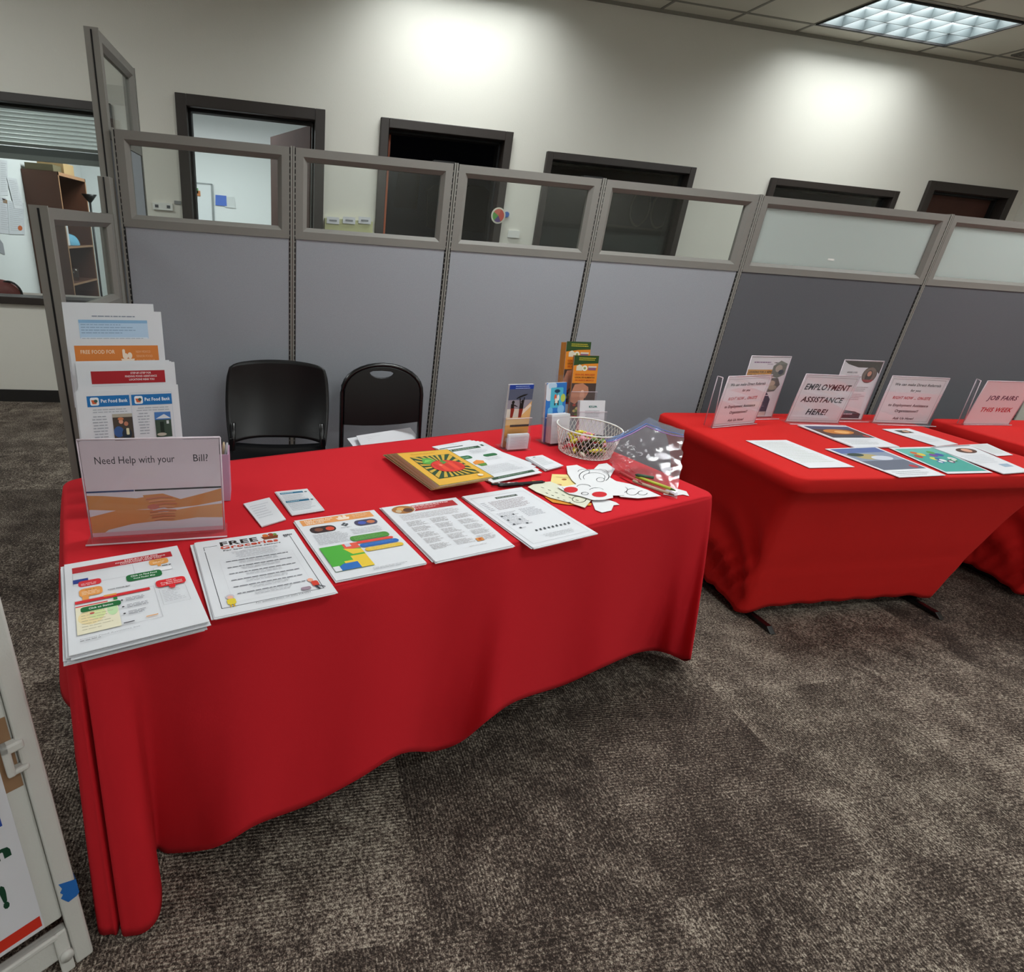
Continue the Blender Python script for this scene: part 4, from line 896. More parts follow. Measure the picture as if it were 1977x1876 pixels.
# brochure holders at the back right of the near table
def brochure(name, label, bl, br, tl, tr, ztop, art, hold, card=None, n=3, zb=T, hfrac=.42, tiers=None):
    a, b2 = pz(*bl, zb+.002), pz(*br, zb+.002); d, c = pz(*tl, ztop), pz(*tr, ztop)
    e = (b2-a)+(c-d); e.z = 0; e.normalize(); w = ((b2-a).length+(c-d).length)/2; m0 = (a+b2)/2; m1 = (c+d)/2
    up = m1-m0; up -= e*up.dot(e); h = up.length; up.normalize(); n_ = e.cross(up).normalized(); bk = Vector((-e.y, e.x, 0))
    a = m0-e*w/2; b2 = m0+e*w/2
    return a, b2, up, h, n_, e, w, bk
def slab(mb, o, ex, ey, ez, m): mb.prism([o, o+ex, o+ex+ey, o+ey], ez, m)
def fam(s):
    s.rect(0, .93, 1, .07, '1f3fa0'); s.lines(.25, .97, .7, 2, .03, 'c8d4f0', .008, .2); s.rect(0, .62, 1, .31, '5a6078'); s.rect(0, .62, 1, .14, '9a94a0'); s.rect(0, .48, 1, .14, 'd8cfc4'); s.rect(0, .36, 1, .12, 'e6c48c'); s.poly([(.55, .48), (.72, .62), (1, .74), (1, .48)], 'e8b878')
    s.poly([(.55, .56), (.95, .70), (1, .66), (.6, .5)], 'f0dcc8')
    # parent holding up a child, second parent reaching
    s.ell(.22, .725, .06, .028, '15120f'); s.poly([(.14, .70), (.26, .70), (.30, .60), (.26, .48), (.16, .48), (.15, .60)], '8a2a1c'); s.poly([(.14, .70), (.26, .70), (.27, .63), (.15, .63)], '1a1412'); s.poly([(.26, .67), (.42, .65), (.42, .66), (.28, .69)], '1a1412')
    s.ell(.60, .735, .055, .026, '15120f'); s.poly([(.50, .71), (.66, .71), (.66, .60), (.62, .48), (.50, .48), (.50, .6)], '8a2a1c'); s.poly([(.50, .71), (.66, .71), (.66, .62), (.50, .62)], '1a1412'); s.poly([(.46, .79), (.50, .79), (.54, .71), (.50, .70)], '1a1412'); s.poly([(.68, .80), (.64, .80), (.62, .71), (.66, .70)], '1a1412')
    s.poly([(.34, .775), (.50, .80), (.72, .83), (.80, .855), (.62, .845), (.46, .82), (.34, .79)], '15120f')
    s.rect(0, 0, 1, .36, 'e0a048'); s.rect(.2, .33, .8, .035, '2a2420'); s.lines(.1, .28, .8, 9, .025, 'c08838', .006, .2)
def blue(s):
    s.rect(0, 0, 1, 1, '2f74c4'); s.rrect(-.0, .70, .30, .30, 'd8e0ec', .4); s.rrect(.1, .90, .4, .10, 'b8d4ec', .4); s.rrect(.22, .58, .62, .34, '4fb4d0', .08); s.ell(.85, .74, .12, .07, 'b8c858'); s.rrect(.12, .45, .25, .14, '6ab0dc', .4); s.rrect(.60, .48, .34, .14, '86bce4', .4)
    s.ell(.54, .86, .14, .03, '24405c'); s.rect(.53, .80, .02, .06, '24405c'); s.ell(.46, .76, .06, .05, 'e0603c'); s.ell(.60, .75, .06, .05, 'ecece8'); s.rect(.42, .62, .06, .08, '3a3430'); s.rect(.58, .62, .06, .08, '3a3430'); s.rect(.45, .66, .14, .08, 'e8e4d8')
    s.ell(.16, .40, .05, .02, 'd8e8b0'); s.lines(.24, .405, .55, 1, .02, 'dce8f4', .012, .05)
def guide(s):
    s.rect(0, 0, 1, 1, 'e08a28'); s.rect(0, .90, 1, .10, '2d4a22'); s.poly([(0, .90), (1, .90), (1, .88), (.5, .87), (0, .84)], '2d4a22'); s.lines(.2, .955, .7, 2, .028, 'd8c838', .010, .1)
    s.poly([(.12, .83), (.24, .86), (.36, .83), (.36, .76), (.12, .76)], 'd8d4c0'); s.ell(.46, .80, .11, .045, 'e4e0d0'); s.ell(.46, .80, .05, .02, '98a060'); s.rect(.60, .77, .32, .06, '8a5a78'); s.rect(.60, .81, .34, .025, 'd0c8c0')
    for k, (t_, x0, x1) in enumerate((('GUIA DEL MERCADO', .10, .90), ('LOCAL DE ALIMENTOS', .10, .90), ('DE NUEVO MEXICO', .12, .88))): s.text(t_, x0, x1, .685-.045*k, .026, ('c04820', '5c3418', 'c04820')[k], .02)
    s.rect(0, 0, 1, .56, '4a3a34'); s.poly([(.0, .40), (.12, .54), (.45, .56), (.68, .50), (.72, .42), (.60, .32), (.34, .28), (.2, .22), (0, .26)], 'bf8468'); s.poly([(.36, .42), (.48, .45), (.56, .38), (.54, .28), (.42, .26), (.36, .34)], 'd09a80'); s.ell(.46, .43, .06, .02, 'e6c0ac')
    for k in range(16): s.ell(random.Random(k).uniform(.08, .92), random.Random(k+40).uniform(.04, .22), .07, .022, ('7a8a44', 'c8b070', 'a03c2c', '58702f')[k % 4], 10)
    s.rect(0, 0, 1, .03, 'b02428')
def dvr(s):
    s.ell(.5, .83, .13, .03, '6a8a84'); s.ell(.5, .83, .10, .02, 'dcdde2'); s.text('DvR', .36, .70, .80, .05, '38706c', .03); s.lines(.2, .70, .6, 5, .04, '9aa0a8', .012, .15, True)
def holder(name, label, bl, br, tl, tr, ztop, art, pocket_h, n, item, ilabel, igroup, zb=T, edge='dfe0e4', card=False):
    a, b2, up, h, n_, e, w, bk = brochure(0, 0, bl, br, tl, tr, ztop, None, None, zb=zb)
    r = thing(name, label, 'brochure holder', (a+b2)/2-Vector((0, 0, .002)))
    o = a-e*.004-n_*.0
    mb = MB(); slab(mb, o+n_*.010, e*(w+.008), up*pocket_h, n_*.0018, M_acr); slab(mb, o-n_*.014, e*(w+.008), up*min(h*.92, pocket_h+.06), -n_*.0018, M_acr)
    slab(mb, o-n_*.014, n_*.024, up*pocket_h, e*.0018, M_acr); slab(mb, o+e*(w+.006)-n_*.014, n_*.024, up*pocket_h, e*.0018, M_acr); slab(mb, o-n_*.014, e*(w+.008), n_*.024, up*-.0018, M_acr)
    mb.tube([o+n_*.011+up*pocket_h, o+e*(w+.008)+n_*.011+up*pocket_h], .0014, M_acr_e, 5)
    mb.build('pocket', r)
    mb = MB(); slab(mb, Vector((o.x, o.y, zb+.001))-bk*.035, e*(w+.008), bk*.08, Vector((0, 0, .0022)), M_acr); mb.build('base_plate', r)
    mb = MB()
    for k in range(1, n): slab(mb, a+up*.003-n_*(.0026*k)+e*.0007*(k % 3)+up*.0015*(k % 2), e*w, up*(h-.004), -n_*.0018, mat(edge, .6))
    s = Sheet(a+up*.003, b2+up*.003, b2+up*h, a+up*h, thick=.002, mb=mb); art(s)
    tag(mb.build(item), ilabel, 'brochures', igroup)
    return a, b2, up, h, n_, e, w, bk, r
def cards(a, e, n_, up, w, h, lab, off, n=12, art=None, x0=0.0, dep=.0016):
    mb = MB(); rnd = random.Random(len(lab))
    for k in range(1, n): slab(mb, a+e*x0+n_*(off-k*dep)+e*rnd.uniform(-.001, .002)+up*rnd.uniform(0, .003), e*w, up*h, -n_*dep*.75, PAPER)
    p = a+e*x0+n_*off; s = Sheet(p, p+e*w, p+e*w+up*h, p+up*h, thick=.001, mb=mb, paper=PAPER)
    (art or (lambda q: q.lines(.1, .85, .8, 9, .09, 'a8a8b0', .02, .2)))(s)
    return tag(mb.build('card_stack'), lab, 'cards', 'card packets in the brochure holders')
H1 = holder('brochure_holder', 'clear holder with blue topped family silhouette brochures, leftmost of the holders', (969, 865), (1015, 862), (974, 743), (1020, 742), .985, fam, .115, 5, 'brochure_stack', 'brochures with a family silhouette at sunset in the leftmost holder', 'brochure packets')
cards(H1[0]+Vector((0, 0, .004)), H1[5], H1[4], H1[2], .088, .055, 'business cards in the front pocket of the leftmost holder', .034, 9)
mb = MB(); e, n_, up = H1[5], H1[4], H1[2]; o = H1[0]+Vector((0, 0, .002))-e*.003; slab(mb, o+n_*.037, e*.096, up*.05, n_*.0016, M_acr); slab(mb, o+n_*.010, n_*.028, up*.05, e*.0016, M_acr); slab(mb, o+e*.095+n_*.010, n_*.028, up*.05, e*.0016, M_acr); mb.build('card_pocket', H1[8])
H2 = holder('brochure_holder', 'clear holder with blue brochures and white cards, second from left', (1047, 855), (1088, 852), (1049, 740), (1085, 738), .975, blue, .10, 4, 'brochure_stack', 'blue brochures with a teal picture square in the second holder', 'brochure packets')
cards(H2[0]+Vector((0, 0, .003)), H2[5], H2[4], H2[2], .088, .110, 'tall pack of blank white cards in front of the blue brochures', .036, 14, art=lambda q: q.lines(.08, .9, .8, 3, .3, 'c8c8d0', .012, .1), x0=.004, dep=.0022)
mb = MB(); e, n_, up = H2[5], H2[4], H2[2]; o = H2[0]+Vector((0, 0, .002))-e*.001; slab(mb, o+n_*.040, e*.098, up*.105, n_*.0016, M_acr); slab(mb, o+n_*.006, n_*.035, up*.105, e*.0016, M_acr); slab(mb, o+e*.097+n_*.006, n_*.035, up*.105, e*.0016, M_acr); mb.build('card_pocket', H2[8])
# two tier holder with orange guides
H3 = holder('brochure_holder', 'tall two tier clear holder with orange and green guides at the back of the table', (1098, 806), (1143, 808), (1097, 686), (1145, 686), 1.022, guide, .12, 5, 'brochure_stack', 'orange and green market guides in the front tier of the tall holder', 'brochure packets', edge='c08038')
a, b2, up, h, n_, e, w, bk, r3 = H3
a4 = a+bk*.045+up*.052-e*.018; mb = MB()
for k in range(1, 8): slab(mb, a4-n_*(.0032*k)-e*.0018*k, e*w, up*(h-.004), -n_*.0024, mat('c08038', .6))
s = Sheet(a4, a4+e*w, a4+e*w+up*h, a4+up*h, thick=.002, mb=mb); guide(s)
tag(mb.build('brochure_stack'), 'orange and green market guides in the rear upper tier of the tall holder', 'brochures', 'brochure packets')
mb = MB(); o = a4-e*.02; slab(mb, o+n_*.006, e*(w+.026), up*.13, n_*.0016, M_acr); slab(mb, o-n_*.03, e*(w+.026), up*.16, -n_*.0016, M_acr); slab(mb, o-n_*.03, n_*.036, up*.13, e*.0016, M_acr); slab(mb, o+e*(w+.025)-n_*.03, n_*.036, up*.13, e*.0016, M_acr); slab(mb, o-n_*.03, e*(w+.026), n_*.036, up*-.0016, M_acr)
slab(mb, Vector((o.x, o.y, T+.002)), e*(w+.026), bk*.03, Vector((0, 0, o.z-T-.006)), M_acr); mb.build('pocket', r3)
H5 = holder('brochure_holder', 'small clear holder with white leaflets just behind the white basket', (1117, 842), (1164, 842), (1116, 773), (1166, 773), .888, dvr, .10, 7, 'leaflet_stack', 'white leaflets with a green logo behind the basket', 'brochure packets')

# ------------------------------------------------------------------ white wire basket with sweets
cb = Vector((1.118, 1.805, T+.001)); RB, RTp, HB = .095, .118, .097
t = thing('wire_basket', 'round white wire mesh basket of sweets between the holders and the bag', 'basket', cb)
def bp(a, f): r_ = RB+(RTp-RB)*f; return cb+Vector((r_*math.cos(a), r_*math.sin(a), HB*f+.002))
mb = MB(); NW = 44; tw = 2*math.pi*3.2/NW
for k in range(NW):
    for sg in (1, -1):
        a0 = 2*math.pi*k/NW; mb.tube([bp(a0+sg*tw*f, f) for f in (0, .2, .4, .6, .8, 1)], .0011, M_white, 4, cap=False)
mb.build('mesh_wall', t)
mb = MB(); mb.tube([bp(2*math.pi*k/40, 1) for k in range(41)], .0028, M_white, 8); mb.build('rim', t)
mb = MB(); mb.tube([bp(2*math.pi*k/40, 0) for k in range(41)], .002, M_white, 6)
for k in range(-9, 10):
    x = k*.0095; q = math.sqrt(max(0, RB**2-x*x))
    mb.tube([cb+Vector((x, -q, .001)), cb+Vector((x, q, .001))], .0009, M_white, 4); mb.tube([cb+Vector((-q, x, .001)), cb+Vector((q, x, .001))], .0009, M_white, 4)
mb.build('mesh_base', t)
def candy(col):
    mt = mat(col, .22, name='wrapper_'+col, spec=.7); mb = MB()
    prof = [(-.021, .006), (-.017, .004), (-.0125, .0022), (-.011, .006), (-.006, .0078), (.006, .0078), (.011, .006), (.0125, .0022), (.017, .004), (.021, .006)]
    mb.tube([(x, 0, 0.008) for x, r in prof], .006, mt, 8, rs=[r for x, r in prof]); o = mb.build('wrapped_sweet'); return o
cols = {'d8cc3c': 'yellow', 'c83040': 'red', '5a7a38': 'green', '2a2420': 'dark brown', 'e08a98': 'pink', 'd8d0c0': 'silvery'}
protos = {}
rnd = random.Random(4); pl = []
for lay, (nn, rmax, zz) in enumerate(((16, .072, .006), (16, .074, .022), (15, .072, .038), (10, .06, .053))):
    for k in range(nn):
        a = 2*math.pi*(k*.618+.1*lay); r_ = rmax*math.sqrt((k+.5)/nn); pl.append((r_*math.cos(a), r_*math.sin(a), zz+rnd.uniform(-.002, .003)))
for i, (x, y, z) in enumerate(pl):
    c_ = list(cols)[rnd.choice([0, 0, 0, 1, 1, 2, 3, 3, 4, 5])]
    if c_ not in protos: o = candy(c_); protos[c_] = o
    else: o = protos[c_].copy(); put(o)
    o.location = cb+Vector((x, y, z)); o.rotation_euler = (rnd.uniform(-.5, .5), rnd.uniform(-.4, .4), rnd.uniform(0, 6.28))
    tag(o, cols[c_]+' foil wrapped sweet in the white wire basket', 'sweet', cols[c_]+' sweets in the white wire basket')

# ------------------------------------------------------------------ zip bag with crayons
bl, br = pz(1184, 908, T+.004), pz(1308, 962, T+.004); tl, tr = pz(1168, 846, .865), pz(1323, 831, .90)
tm = pz(1252, 806, .925)
t = thing('zip_bag', 'clear plastic zip bag slumped over the paper cutouts at the table right', 'bag', (bl+br)/2)
rnd = random.Random(12); ph = [rnd.uniform(0, 6) for _ in range(8)]
def bagp(u, v, side):
    b_ = bl.lerp(br, u); tt = tl.lerp(tr, u); k = max(0, 1-abs(u-.55)/.5); tt = tt+(tm-(tl.lerp(tr, .55)))*(k**1.3)
    p = b_.lerp(tt, v); nrm = (br-bl).cross(tl-bl).normalized()
    fat = .020*math.sin(math.pi*min(1, max(0, u)))**.6*math.sin(math.pi*min(1, v*.93+.04))**.7
    cr = .0045*(math.sin(u*23+v*9+ph[0])+math.sin(u*11-v*27+ph[1])+math.sin(u*37+v*31+ph[2])*.6)*math.sin(math.pi*v)
    cr += .004*abs(math.sin(u*14+v*16+ph[3]))
    q = p+nrm*(side*fat+cr*(1 if side > 0 else .7)); q.z = max(q.z, T+.003); return q
mb = MB()
mb.grid(lambda u, v: bagp(u, v*.90, 1), 40, 32, M_bag); mb.grid(lambda u, v: bagp(u, v*.90, -1), 40, 32, M_bag); mb.build('film', t)
mb = MB(); zb_ = glassy('blue_zip', (.45, .62, .92), .2, .1, white=.15)
mb.grid(lambda u, v: bagp(u, .90+.10*v, 1)+Vector((0, 0, .0)), 40, 4, zb_); mb.grid(lambda u, v: bagp(u, .90+.10*v, -1), 40, 4, zb_)
mb.tube([bagp(k/40, .895, 1) for k in range(41)], .0016, mat('a878c0', .3, name='zip_purple'), 6); mb.tube([bagp(k/40, .93, 1) for k in range(41)], .0013, mat('5a78d0', .3, name='zip_blue'), 6)
mb.build('zip_strip', t)
def crayon(p0, p1, z, col, tip, lab):
    a, b2 = pz(*p0, z), pz(*p1, z); d = b2-a; t = thing('crayon', lab, 'crayon', (a+b2)/2-Vector((0, 0, .005)), 'crayons in the plastic bag')
    mb = MB(); mb.tube([a+d*.0, a+d*.88], .0052, mat(col, .6), 10); mb.build('paper_sleeve', t)
    mb = MB(); mb.tube([a+d*.88, a+d*.9, a+d*.99, a+d*1.0], .004, mat(tip, .4), 10, rs=[.0046, .0044, .002, .001]); mb.build('tip', t)
crayon((1222, 928), (1302, 956), T+.014, 'b8a088', '6a4030', 'tan crayon at the front bottom of the plastic bag')
crayon((1228, 920), (1305, 947), T+.022, 'b8c040', '4a6a2c', 'yellow green crayon lying above the tan one in the bag')
crayon((1198, 912), (1240, 934), T+.016, 'b03838', '8a2020', 'dark red crayon at the left bottom of the bag')
crayon((1262, 922), (1226, 916), T+.030, '3c5a44', '2c4030', 'short dark green crayon on top in the bag')

# ------------------------------------------------------------------ black chairs behind the near table
def chair_stack(cx, y0, label):
    """plastic stacking chair facing the camera"""
    r = thing('stacking_chair', label, 'chair', (cx, y0, 0))
    zb, zt = .495, .852
    def wid(t): return .222+.019*math.sin(math.pi*min(1, t*.85+.05))-.006*max(0, t-.85)/.15
    def back(u, v):
        s = 2*u-1; t = v
        w = wid(t)
        z = lerp(zb, zt, t); 
        z += .020*(1-s*s)*t**3 - .014*abs(s)**12*t**6
        z += .022*(1-abs(s)**4)*(1-t)**5            # arched lower edge
        y = y0+.02+.10*t - .06*abs(s)**2.6*(1-.35*t)+.018*math.sin(math.pi*t)
        return Vector((cx+s*w, y, z))
    mb = MB(); mb.grid(back, 26, 22, M_blk_pl); mb.build('backrest', r, solid=.007)
    mb = MB()
    for s in (-1, 1):      # plastic side pieces joining the backrest to the seat
        mb.prism([Vector((cx+s*.226, y0-.045, .455)), Vector((cx+s*.226, y0-.005, .455)), Vector((cx+s*.224, y0+.0, .53)), Vector((cx+s*.224, y0-.045, .53))], Vector((-s*.022, .012, 0)), M_blk_pl)
    mb.build('side_bracket', r, bevel=.004)
    def seat(u, v):
        s = 2*u-1; y = y0-.40+.41*v
        return Vector((cx+s*(.205+.025*math.sin(math.pi*(.25+.5*v))), y, .452+.012*s*s-.012*(1-s*s)*math.sin(math.pi*v)+(.030*max(0, (v-.8)/.2)**2)-(.035*max(0, (.12-v)/.12)**2)))
    mb = MB(); mb.grid(seat, 20, 20, M_blk_pl); mb.build('seat', r, solid=.008)
    for s in (-1, 1):
        mb = MB(); mb.tube([(cx+s*.185, y0-.34, .435), (cx+s*.20, y0-.36, .41), (cx+s*.235, y0-.40, .012)], .011, M_blk_mt, 8); mb.build('leg', r)
        mb = MB(); mb.tube([(cx+s*.205, y0-.02, .60), (cx+s*.21, y0-.03, .45), (cx+s*.235, y0+.10, .012)], .011, M_blk_mt, 8); mb.build('leg', r)
    return r
chair_stack(-.03, 2.575, 'black plastic stacking chair with wide square backrest, left one behind the near table')
def chair_fold(cx, y0, label):
    r = thing('folding_chair', label, 'chair', (cx, y0-.1, 0))
    W_, zt = .198, .872
    def path(zlo):
        pts = [(cx-W_, y0-.02, zlo)]
        for k in range(5): pts.append((cx-W_, y0-.015+.05*(k/4), lerp(zlo, .735, k/4)))
        for k in range(1, 16):
            a = math.pi-math.pi*k/16; pts.append((cx+W_*math.cos(a), y0+.035+.02*math.sin(a), .735+.137*math.sin(a)**.9))
        for k in range(5): pts.append((cx+W_, y0+.035-.05*(k/4), lerp(.735, zlo, k/4)))
        return pts
    mb = MB(); p = path(.40)
    p = [(cx-W_-.01, y0-.28, .012)]+p+[(cx+W_+.01, y0-.28, .012)]
    mb.tube(p, .0115, M_blk_mt, 10); mb.build('tube_frame', r)
    # backrest shell with a hand hole
    c = bpy.data.curves.new('shell', 'CURVE'); c.dimensions = '2D'; c.fill_mode = 'BOTH'; c.extrude = .003; c.bevel_depth = .003; c.bevel_resolution = 2
    wI = W_-.012
    outer = [(-wI, .585), (-wI*.5, .582), (0, .584), (wI*.5, .592), (wI, .605), (wI, .735)]+[(wI*math.cos(math.pi*k/16), .735+(.128)*math.sin(math.pi*k/16)**.9) for k in range(1, 16)]+[(-wI, .735)]
    hole = [(.062*math.cos(math.pi+math.pi*k/10), .838+.030*math.sin(math.pi+math.pi*k/10)) for k in range(11)]+[(.045, .8465), (0, .849), (-.045, .8465)]
    hole = [(x-.008, z) for x, z in hole]
    for pl_ in (outer, hole):
        sp = c.splines.new('POLY'); sp.points.add(len(pl_)-1); sp.use_cyclic_u = True
        for q, (x, z) in zip(sp.points, pl_): q.co = (x, z, 0, 1)
    o = bpy.data.objects.new('shell', c); S.collection.objects.link(o); dg = bpy.context.evaluated_depsgraph_get(); me = o.evaluated_get(dg).to_mesh()
    mb = MB(); vs = []
    for v in me.vertices:
        x, z, d = v.co; t = (z-.60)/.27; vs.append(Vector((cx+x, y0+.0+.045*t+.006-d, z)))
    mb.add(vs, [tuple(f.vertices) for f in me.polygons], M_blk_pl, False); mb.build('backrest', r); bpy.data.objects.remove(o)
    mb = MB(); mb.grid(lambda u, v: Vector((cx+(2*u-1)*(.19+.01*math.sin(math.pi*v)), y0-.42+.40*v, .445-.010*math.sin(math.pi*v)*(1-(2*u-1)**2)-.03*max(0, (.1-v)/.1)**2)), 14, 14, M_blk_pl); mb.build('seat', r, solid=.010)
    for s in (-1, 1):
        mb = MB(); mb.tube([(cx+s*(W_-.025), y0-.30, .425), (cx+s*(W_-.025), y0+.06, .012)], .0105, M_blk_mt, 8); mb.build('leg', r)
    mb = MB(); mb.tube([(cx-W_, y0-.25, .08), (cx+W_, y0-.25, .08)], .008, M_blk_mt, 6); mb.tube([(cx-W_+.03, y0+.04, .06), (cx+W_-.03, y0+.04, .06)], .008, M_blk_mt, 6); mb.build('cross_bar', r)
chair_fold(.476, 2.60, 'black folding chair with rounded back and hand hole, papers on its seat')
a_, b_2 = py(672, 846, 2.46), py(772, 858, 2.44)
mb = MB(); q1 = [py(672, 848, 2.47), py(700, 862, 2.40), py(808, 848, 2.47), py(802, 842, 2.55)]
s_ = Sheet(pz(702, 870, .50), pz(812, 850, .50), pz(792, 825, .555), pz(688, 841, .555), thick=.0015); s_.lines(.15, .80, .6, 4, .12, 'c4c4ca', .015, .2)
s2 = Sheet(pz(690, 872, .49), pz(790, 860, .49), pz(760, 832, .54), pz(670, 846, .54), thick=.0015, mb=s_.mb)
tag(s_.build('paper_stack'), 'loose white printed papers leaning on the seat of the folding chair', 'papers')

# ------------------------------------------------------------------ right-hand table: signs and papers
PKW = mat('eef0f4', .5, name='sign_paper_white')
def art_ref(s):
    s.frame(.03, .04, .94, .92, .004, '8a8088')
    s.text('We can make Direct Referrals', .10, .92, .82, .055, '3c3440', .025, .15); s.text('for you', .42, .60, .70, .05, '3c3440', .025, .15); s.text('RIGHT NOW ... ON-SITE', .16, .84, .53, .06, 'c2303c', .02, .2)
    s.text('to Employment Assistance', .14, .86, .37, .055, '3c3440', .025, .15); s.text('Organizations!!', .30, .72, .245, .055, '3c3440', .025, .15); s.text('Ask Us How!', .32, .70, .08, .05, '3c3440', .025, .15)
def art_emp(s):
    s.frame(.03, .04, .94, .92, .004, '8a8088')
    s.text('EMPLOYMENT', .07, .93, .70, .12, '1c1c28', .03, .2); s.text('ASSISTANCE', .10, .90, .44, .11, '1c1c28', .03, .2); s.text('HERE!', .30, .70, .17, .12, '1c1c28', .03, .2)
def art_job(s):
    s.text('JOB FAIRS', .20, .85, .58, .10, '3a3c5c', .03, .15); s.text('THIS WEEK', .20, .88, .30, .10, 'c2303c', .03, .15)
def art_look(s):
    s.rect(0, 0, 1, 1, 'eceef2'); s.text('APPRENTICESHIP', .10, .55, .905, .022, '6a4a78', .02) if False else s.lines(.10, .91, .45, 1, .02, '7a4a88', .016, .05); s.lines(.45, .885, .15, 1, .02, '8a6a98', .008, 0); s.lines(.62, .905, .14, 1, .02, '303038', .014, 0)
    s.poly([(.0, .80), (.62, .80), (.70, .68), (.40, .48), (.15, .44), (0, .50)], 'd8a040'); s.text('LOOKING FOR A NEW', .03, .62, .745, .032, '2c2418', .03); s.text('JOB OR CAREER?', .03, .52, .69, .032, '2c2418', .03)
    s.poly([(.62, .86), (.78, .95), (.97, .90), (.97, .72), (.80, .66), (.62, .70)], '7a8278'); s.ell(.78, .82, .09, .06, 'c0b8a8'); s.ell(.86, .76, .07, .04, '40505c')
    s.poly([(.50, .55), (.62, .66), (.84, .66), (.94, .55), (.84, .44), (.60, .42)], '6a6a64'); s.ell(.70, .57, .10, .05, 'c8b8a0'); s.ell(.76, .50, .12, .04, 'b0a890')
    s.poly([(0, .02), (.80, .02), (.80, .30), (.66, .42), (.42, .36), (0, .18)], '35304c'); s.lines(.36, .36, .40, 1, .02, 'e0dce8', .014, .1); s.lines(.30, .30, .42, 8, .030, 'a8a4bc', .008, .35); s.rect(.45, .02, .34, .07, 'd8c8c0')
def art_good(s):
    s.rect(0, 0, 1, 1, 'eceef2'); s.poly([(.0, 1), (1, 1), (1, .80), (.93, .84), (.72, .90), (.40, .90), (.12, .95)], '26231f')
    s.text('GOOD', .16, .30, .80, .028, '26262c', .04); s.text('JOBS', .31, .43, .80, .028, '6a6a78', .02); s.lines(.16, .76, .35, 3, .035, 'a0949c', .009, .3)
    s.ell(.76, .78, .19, .14, '2c2824', 24); s.ell(.76, .78, .175, .128, '7a6a60', 24); s.ell(.75, .76, .09, .10, '241a18'); s.ell(.75, .80, .055, .045, 'd8967c'); s.poly([(.60, .70), (.92, .70), (.86, .66), (.76, .652), (.66, .665)], 'a83038')
    s.lines(.25, .56, .62, 3, .03, 'a0949c', .009, .2); s.lines(.40, .44, .45, 4, .03, 'a0949c', .008, .3)
    s.poly([(0, .02), (.92, .02), (.92, .10), (.75, .14), (.45, .165), (.15, .14), (0, .10)], '2c2838'); s.lines(.25, .085, .45, 1, .02, 'd8d0dc', .020, 0)
holder_sign('acrylic_sign', 'portrait acrylic sign asking about a new job or career, behind the leftmost right-table sign', (1415, 806), (1490, 806), (1465, 688), (1540, 688), 1.05, art_look, foot=.07, group='acrylic signs on the red tables')
holder_sign('acrylic_sign', 'portrait acrylic sign with a round photo of a woman, behind the employment sign', (1590, 810), (1661, 811), (1641, 695), (1719, 698), 1.05, art_good, foot=.07, group='acrylic signs on the red tables')
holder_sign('acrylic_sign', 'acrylic sign about direct referrals with a folded side wing, leftmost on the right table', (1375, 825), (1453, 817), (1394, 727), (1484, 724), .985, art_ref, foot=.02, paper_mat=PKW, group='acrylic signs on the red tables')
def wing(bl, br, tl, tr, z, lab=None, parent=None):
    a, b2, d, c = pz(*bl, T+.002), pz(*br, T+.002), pz(*tl, z), pz(*tr, z); n = (b2-a).cross(d-a).normalized()
    mb = MB(); mb.prism([a, b2, c, d], n*.0025, M_acr); mb.tube([a, d], .002, M_acr_e, 5); mb.tube([b2, c], .002, M_acr_e, 5); mb.tube([d, c], .002, M_acr_e, 5); mb.build('side_wing', parent)
sg = [o for o in S.objects if o.get('label', '').startswith('acrylic sign about direct referrals with a folded')][0]
wing((1359, 820), (1375, 826), (1386, 726), (1396, 729), .985, parent=sg)
holder_sign('acrylic_sign', 'landscape acrylic sign reading employment assistance here, in bold black', (1514, 814), (1619, 818), (1554, 722), (1656, 726), .99, art_emp, foot=.075, paper_mat=PKW, group='acrylic signs on the red tables')
holder_sign('acrylic_sign', 'landscape acrylic sign about direct referrals right of the employment sign', (1683, 815), (1791, 820), (1725, 726), (1834, 730), .99, art_ref, foot=.075, paper_mat=PKW, group='acrylic signs on the red tables')
holder_sign('acrylic_sign', 'acrylic sign reading job fairs this week on the farthest red table', (1858, 820), (1946, 819), (1893, 734), (1986, 738), .985, art_job, foot=.02, paper_mat=PKW, group='acrylic signs on the red tables')
sg = [o for o in S.objects if o.get('label', '').startswith('acrylic sign reading job fairs')][0]
wing((1848, 817), (1858, 820), (1886, 731), (1894, 735), .985, parent=sg)

def flat(name, label, cat, q, art, z, group='papers on the right table', th=.0012, paper=None):
    c = P3(q, z); s = Sheet(*c, thick=th, paper=paper); art(s); return tag(s.build(name), label, cat, group)
def art_plain(s): s.lines(.10, .90, .8, 14, .055, 'bcc4b4', .012, .15)
def art_fire(s):
    s.rect(.06, .40, .90, .55, '5c4038'); s.rect(.06, .80, .90, .15, '50506c'); s.ell(.50, .68, .30, .12, 'c07838'); s.ell(.55, .66, .15, .07, 'e0a868'); s.rect(.06, .40, .90, .12, '4a4a54'); s.ell(.85, .47, .06, .05, 'b04040'); s.lines(.1, .30, .7, 4, .06, 'b0b4b8', .012)
def art_winter(s):
    s.rect(.05, .22, .90, .75, '8a94a8'); s.rect(.05, .80, .90, .17, '5c6ea0'); s.rect(.05, .22, .90, .30, '666c7c'); s.ell(.40, .66, .22, .10, 'b0a070'); s.ell(.60, .60, .20, .08, 'c8ccd8'); s.ell(.25, .74, .15, .06, '3c4a44'); s.ell(.80, .30, .07, .05, 'b83c44'); s.lines(.1, .15, .8, 3, .05, 'b0b4b8', .012)
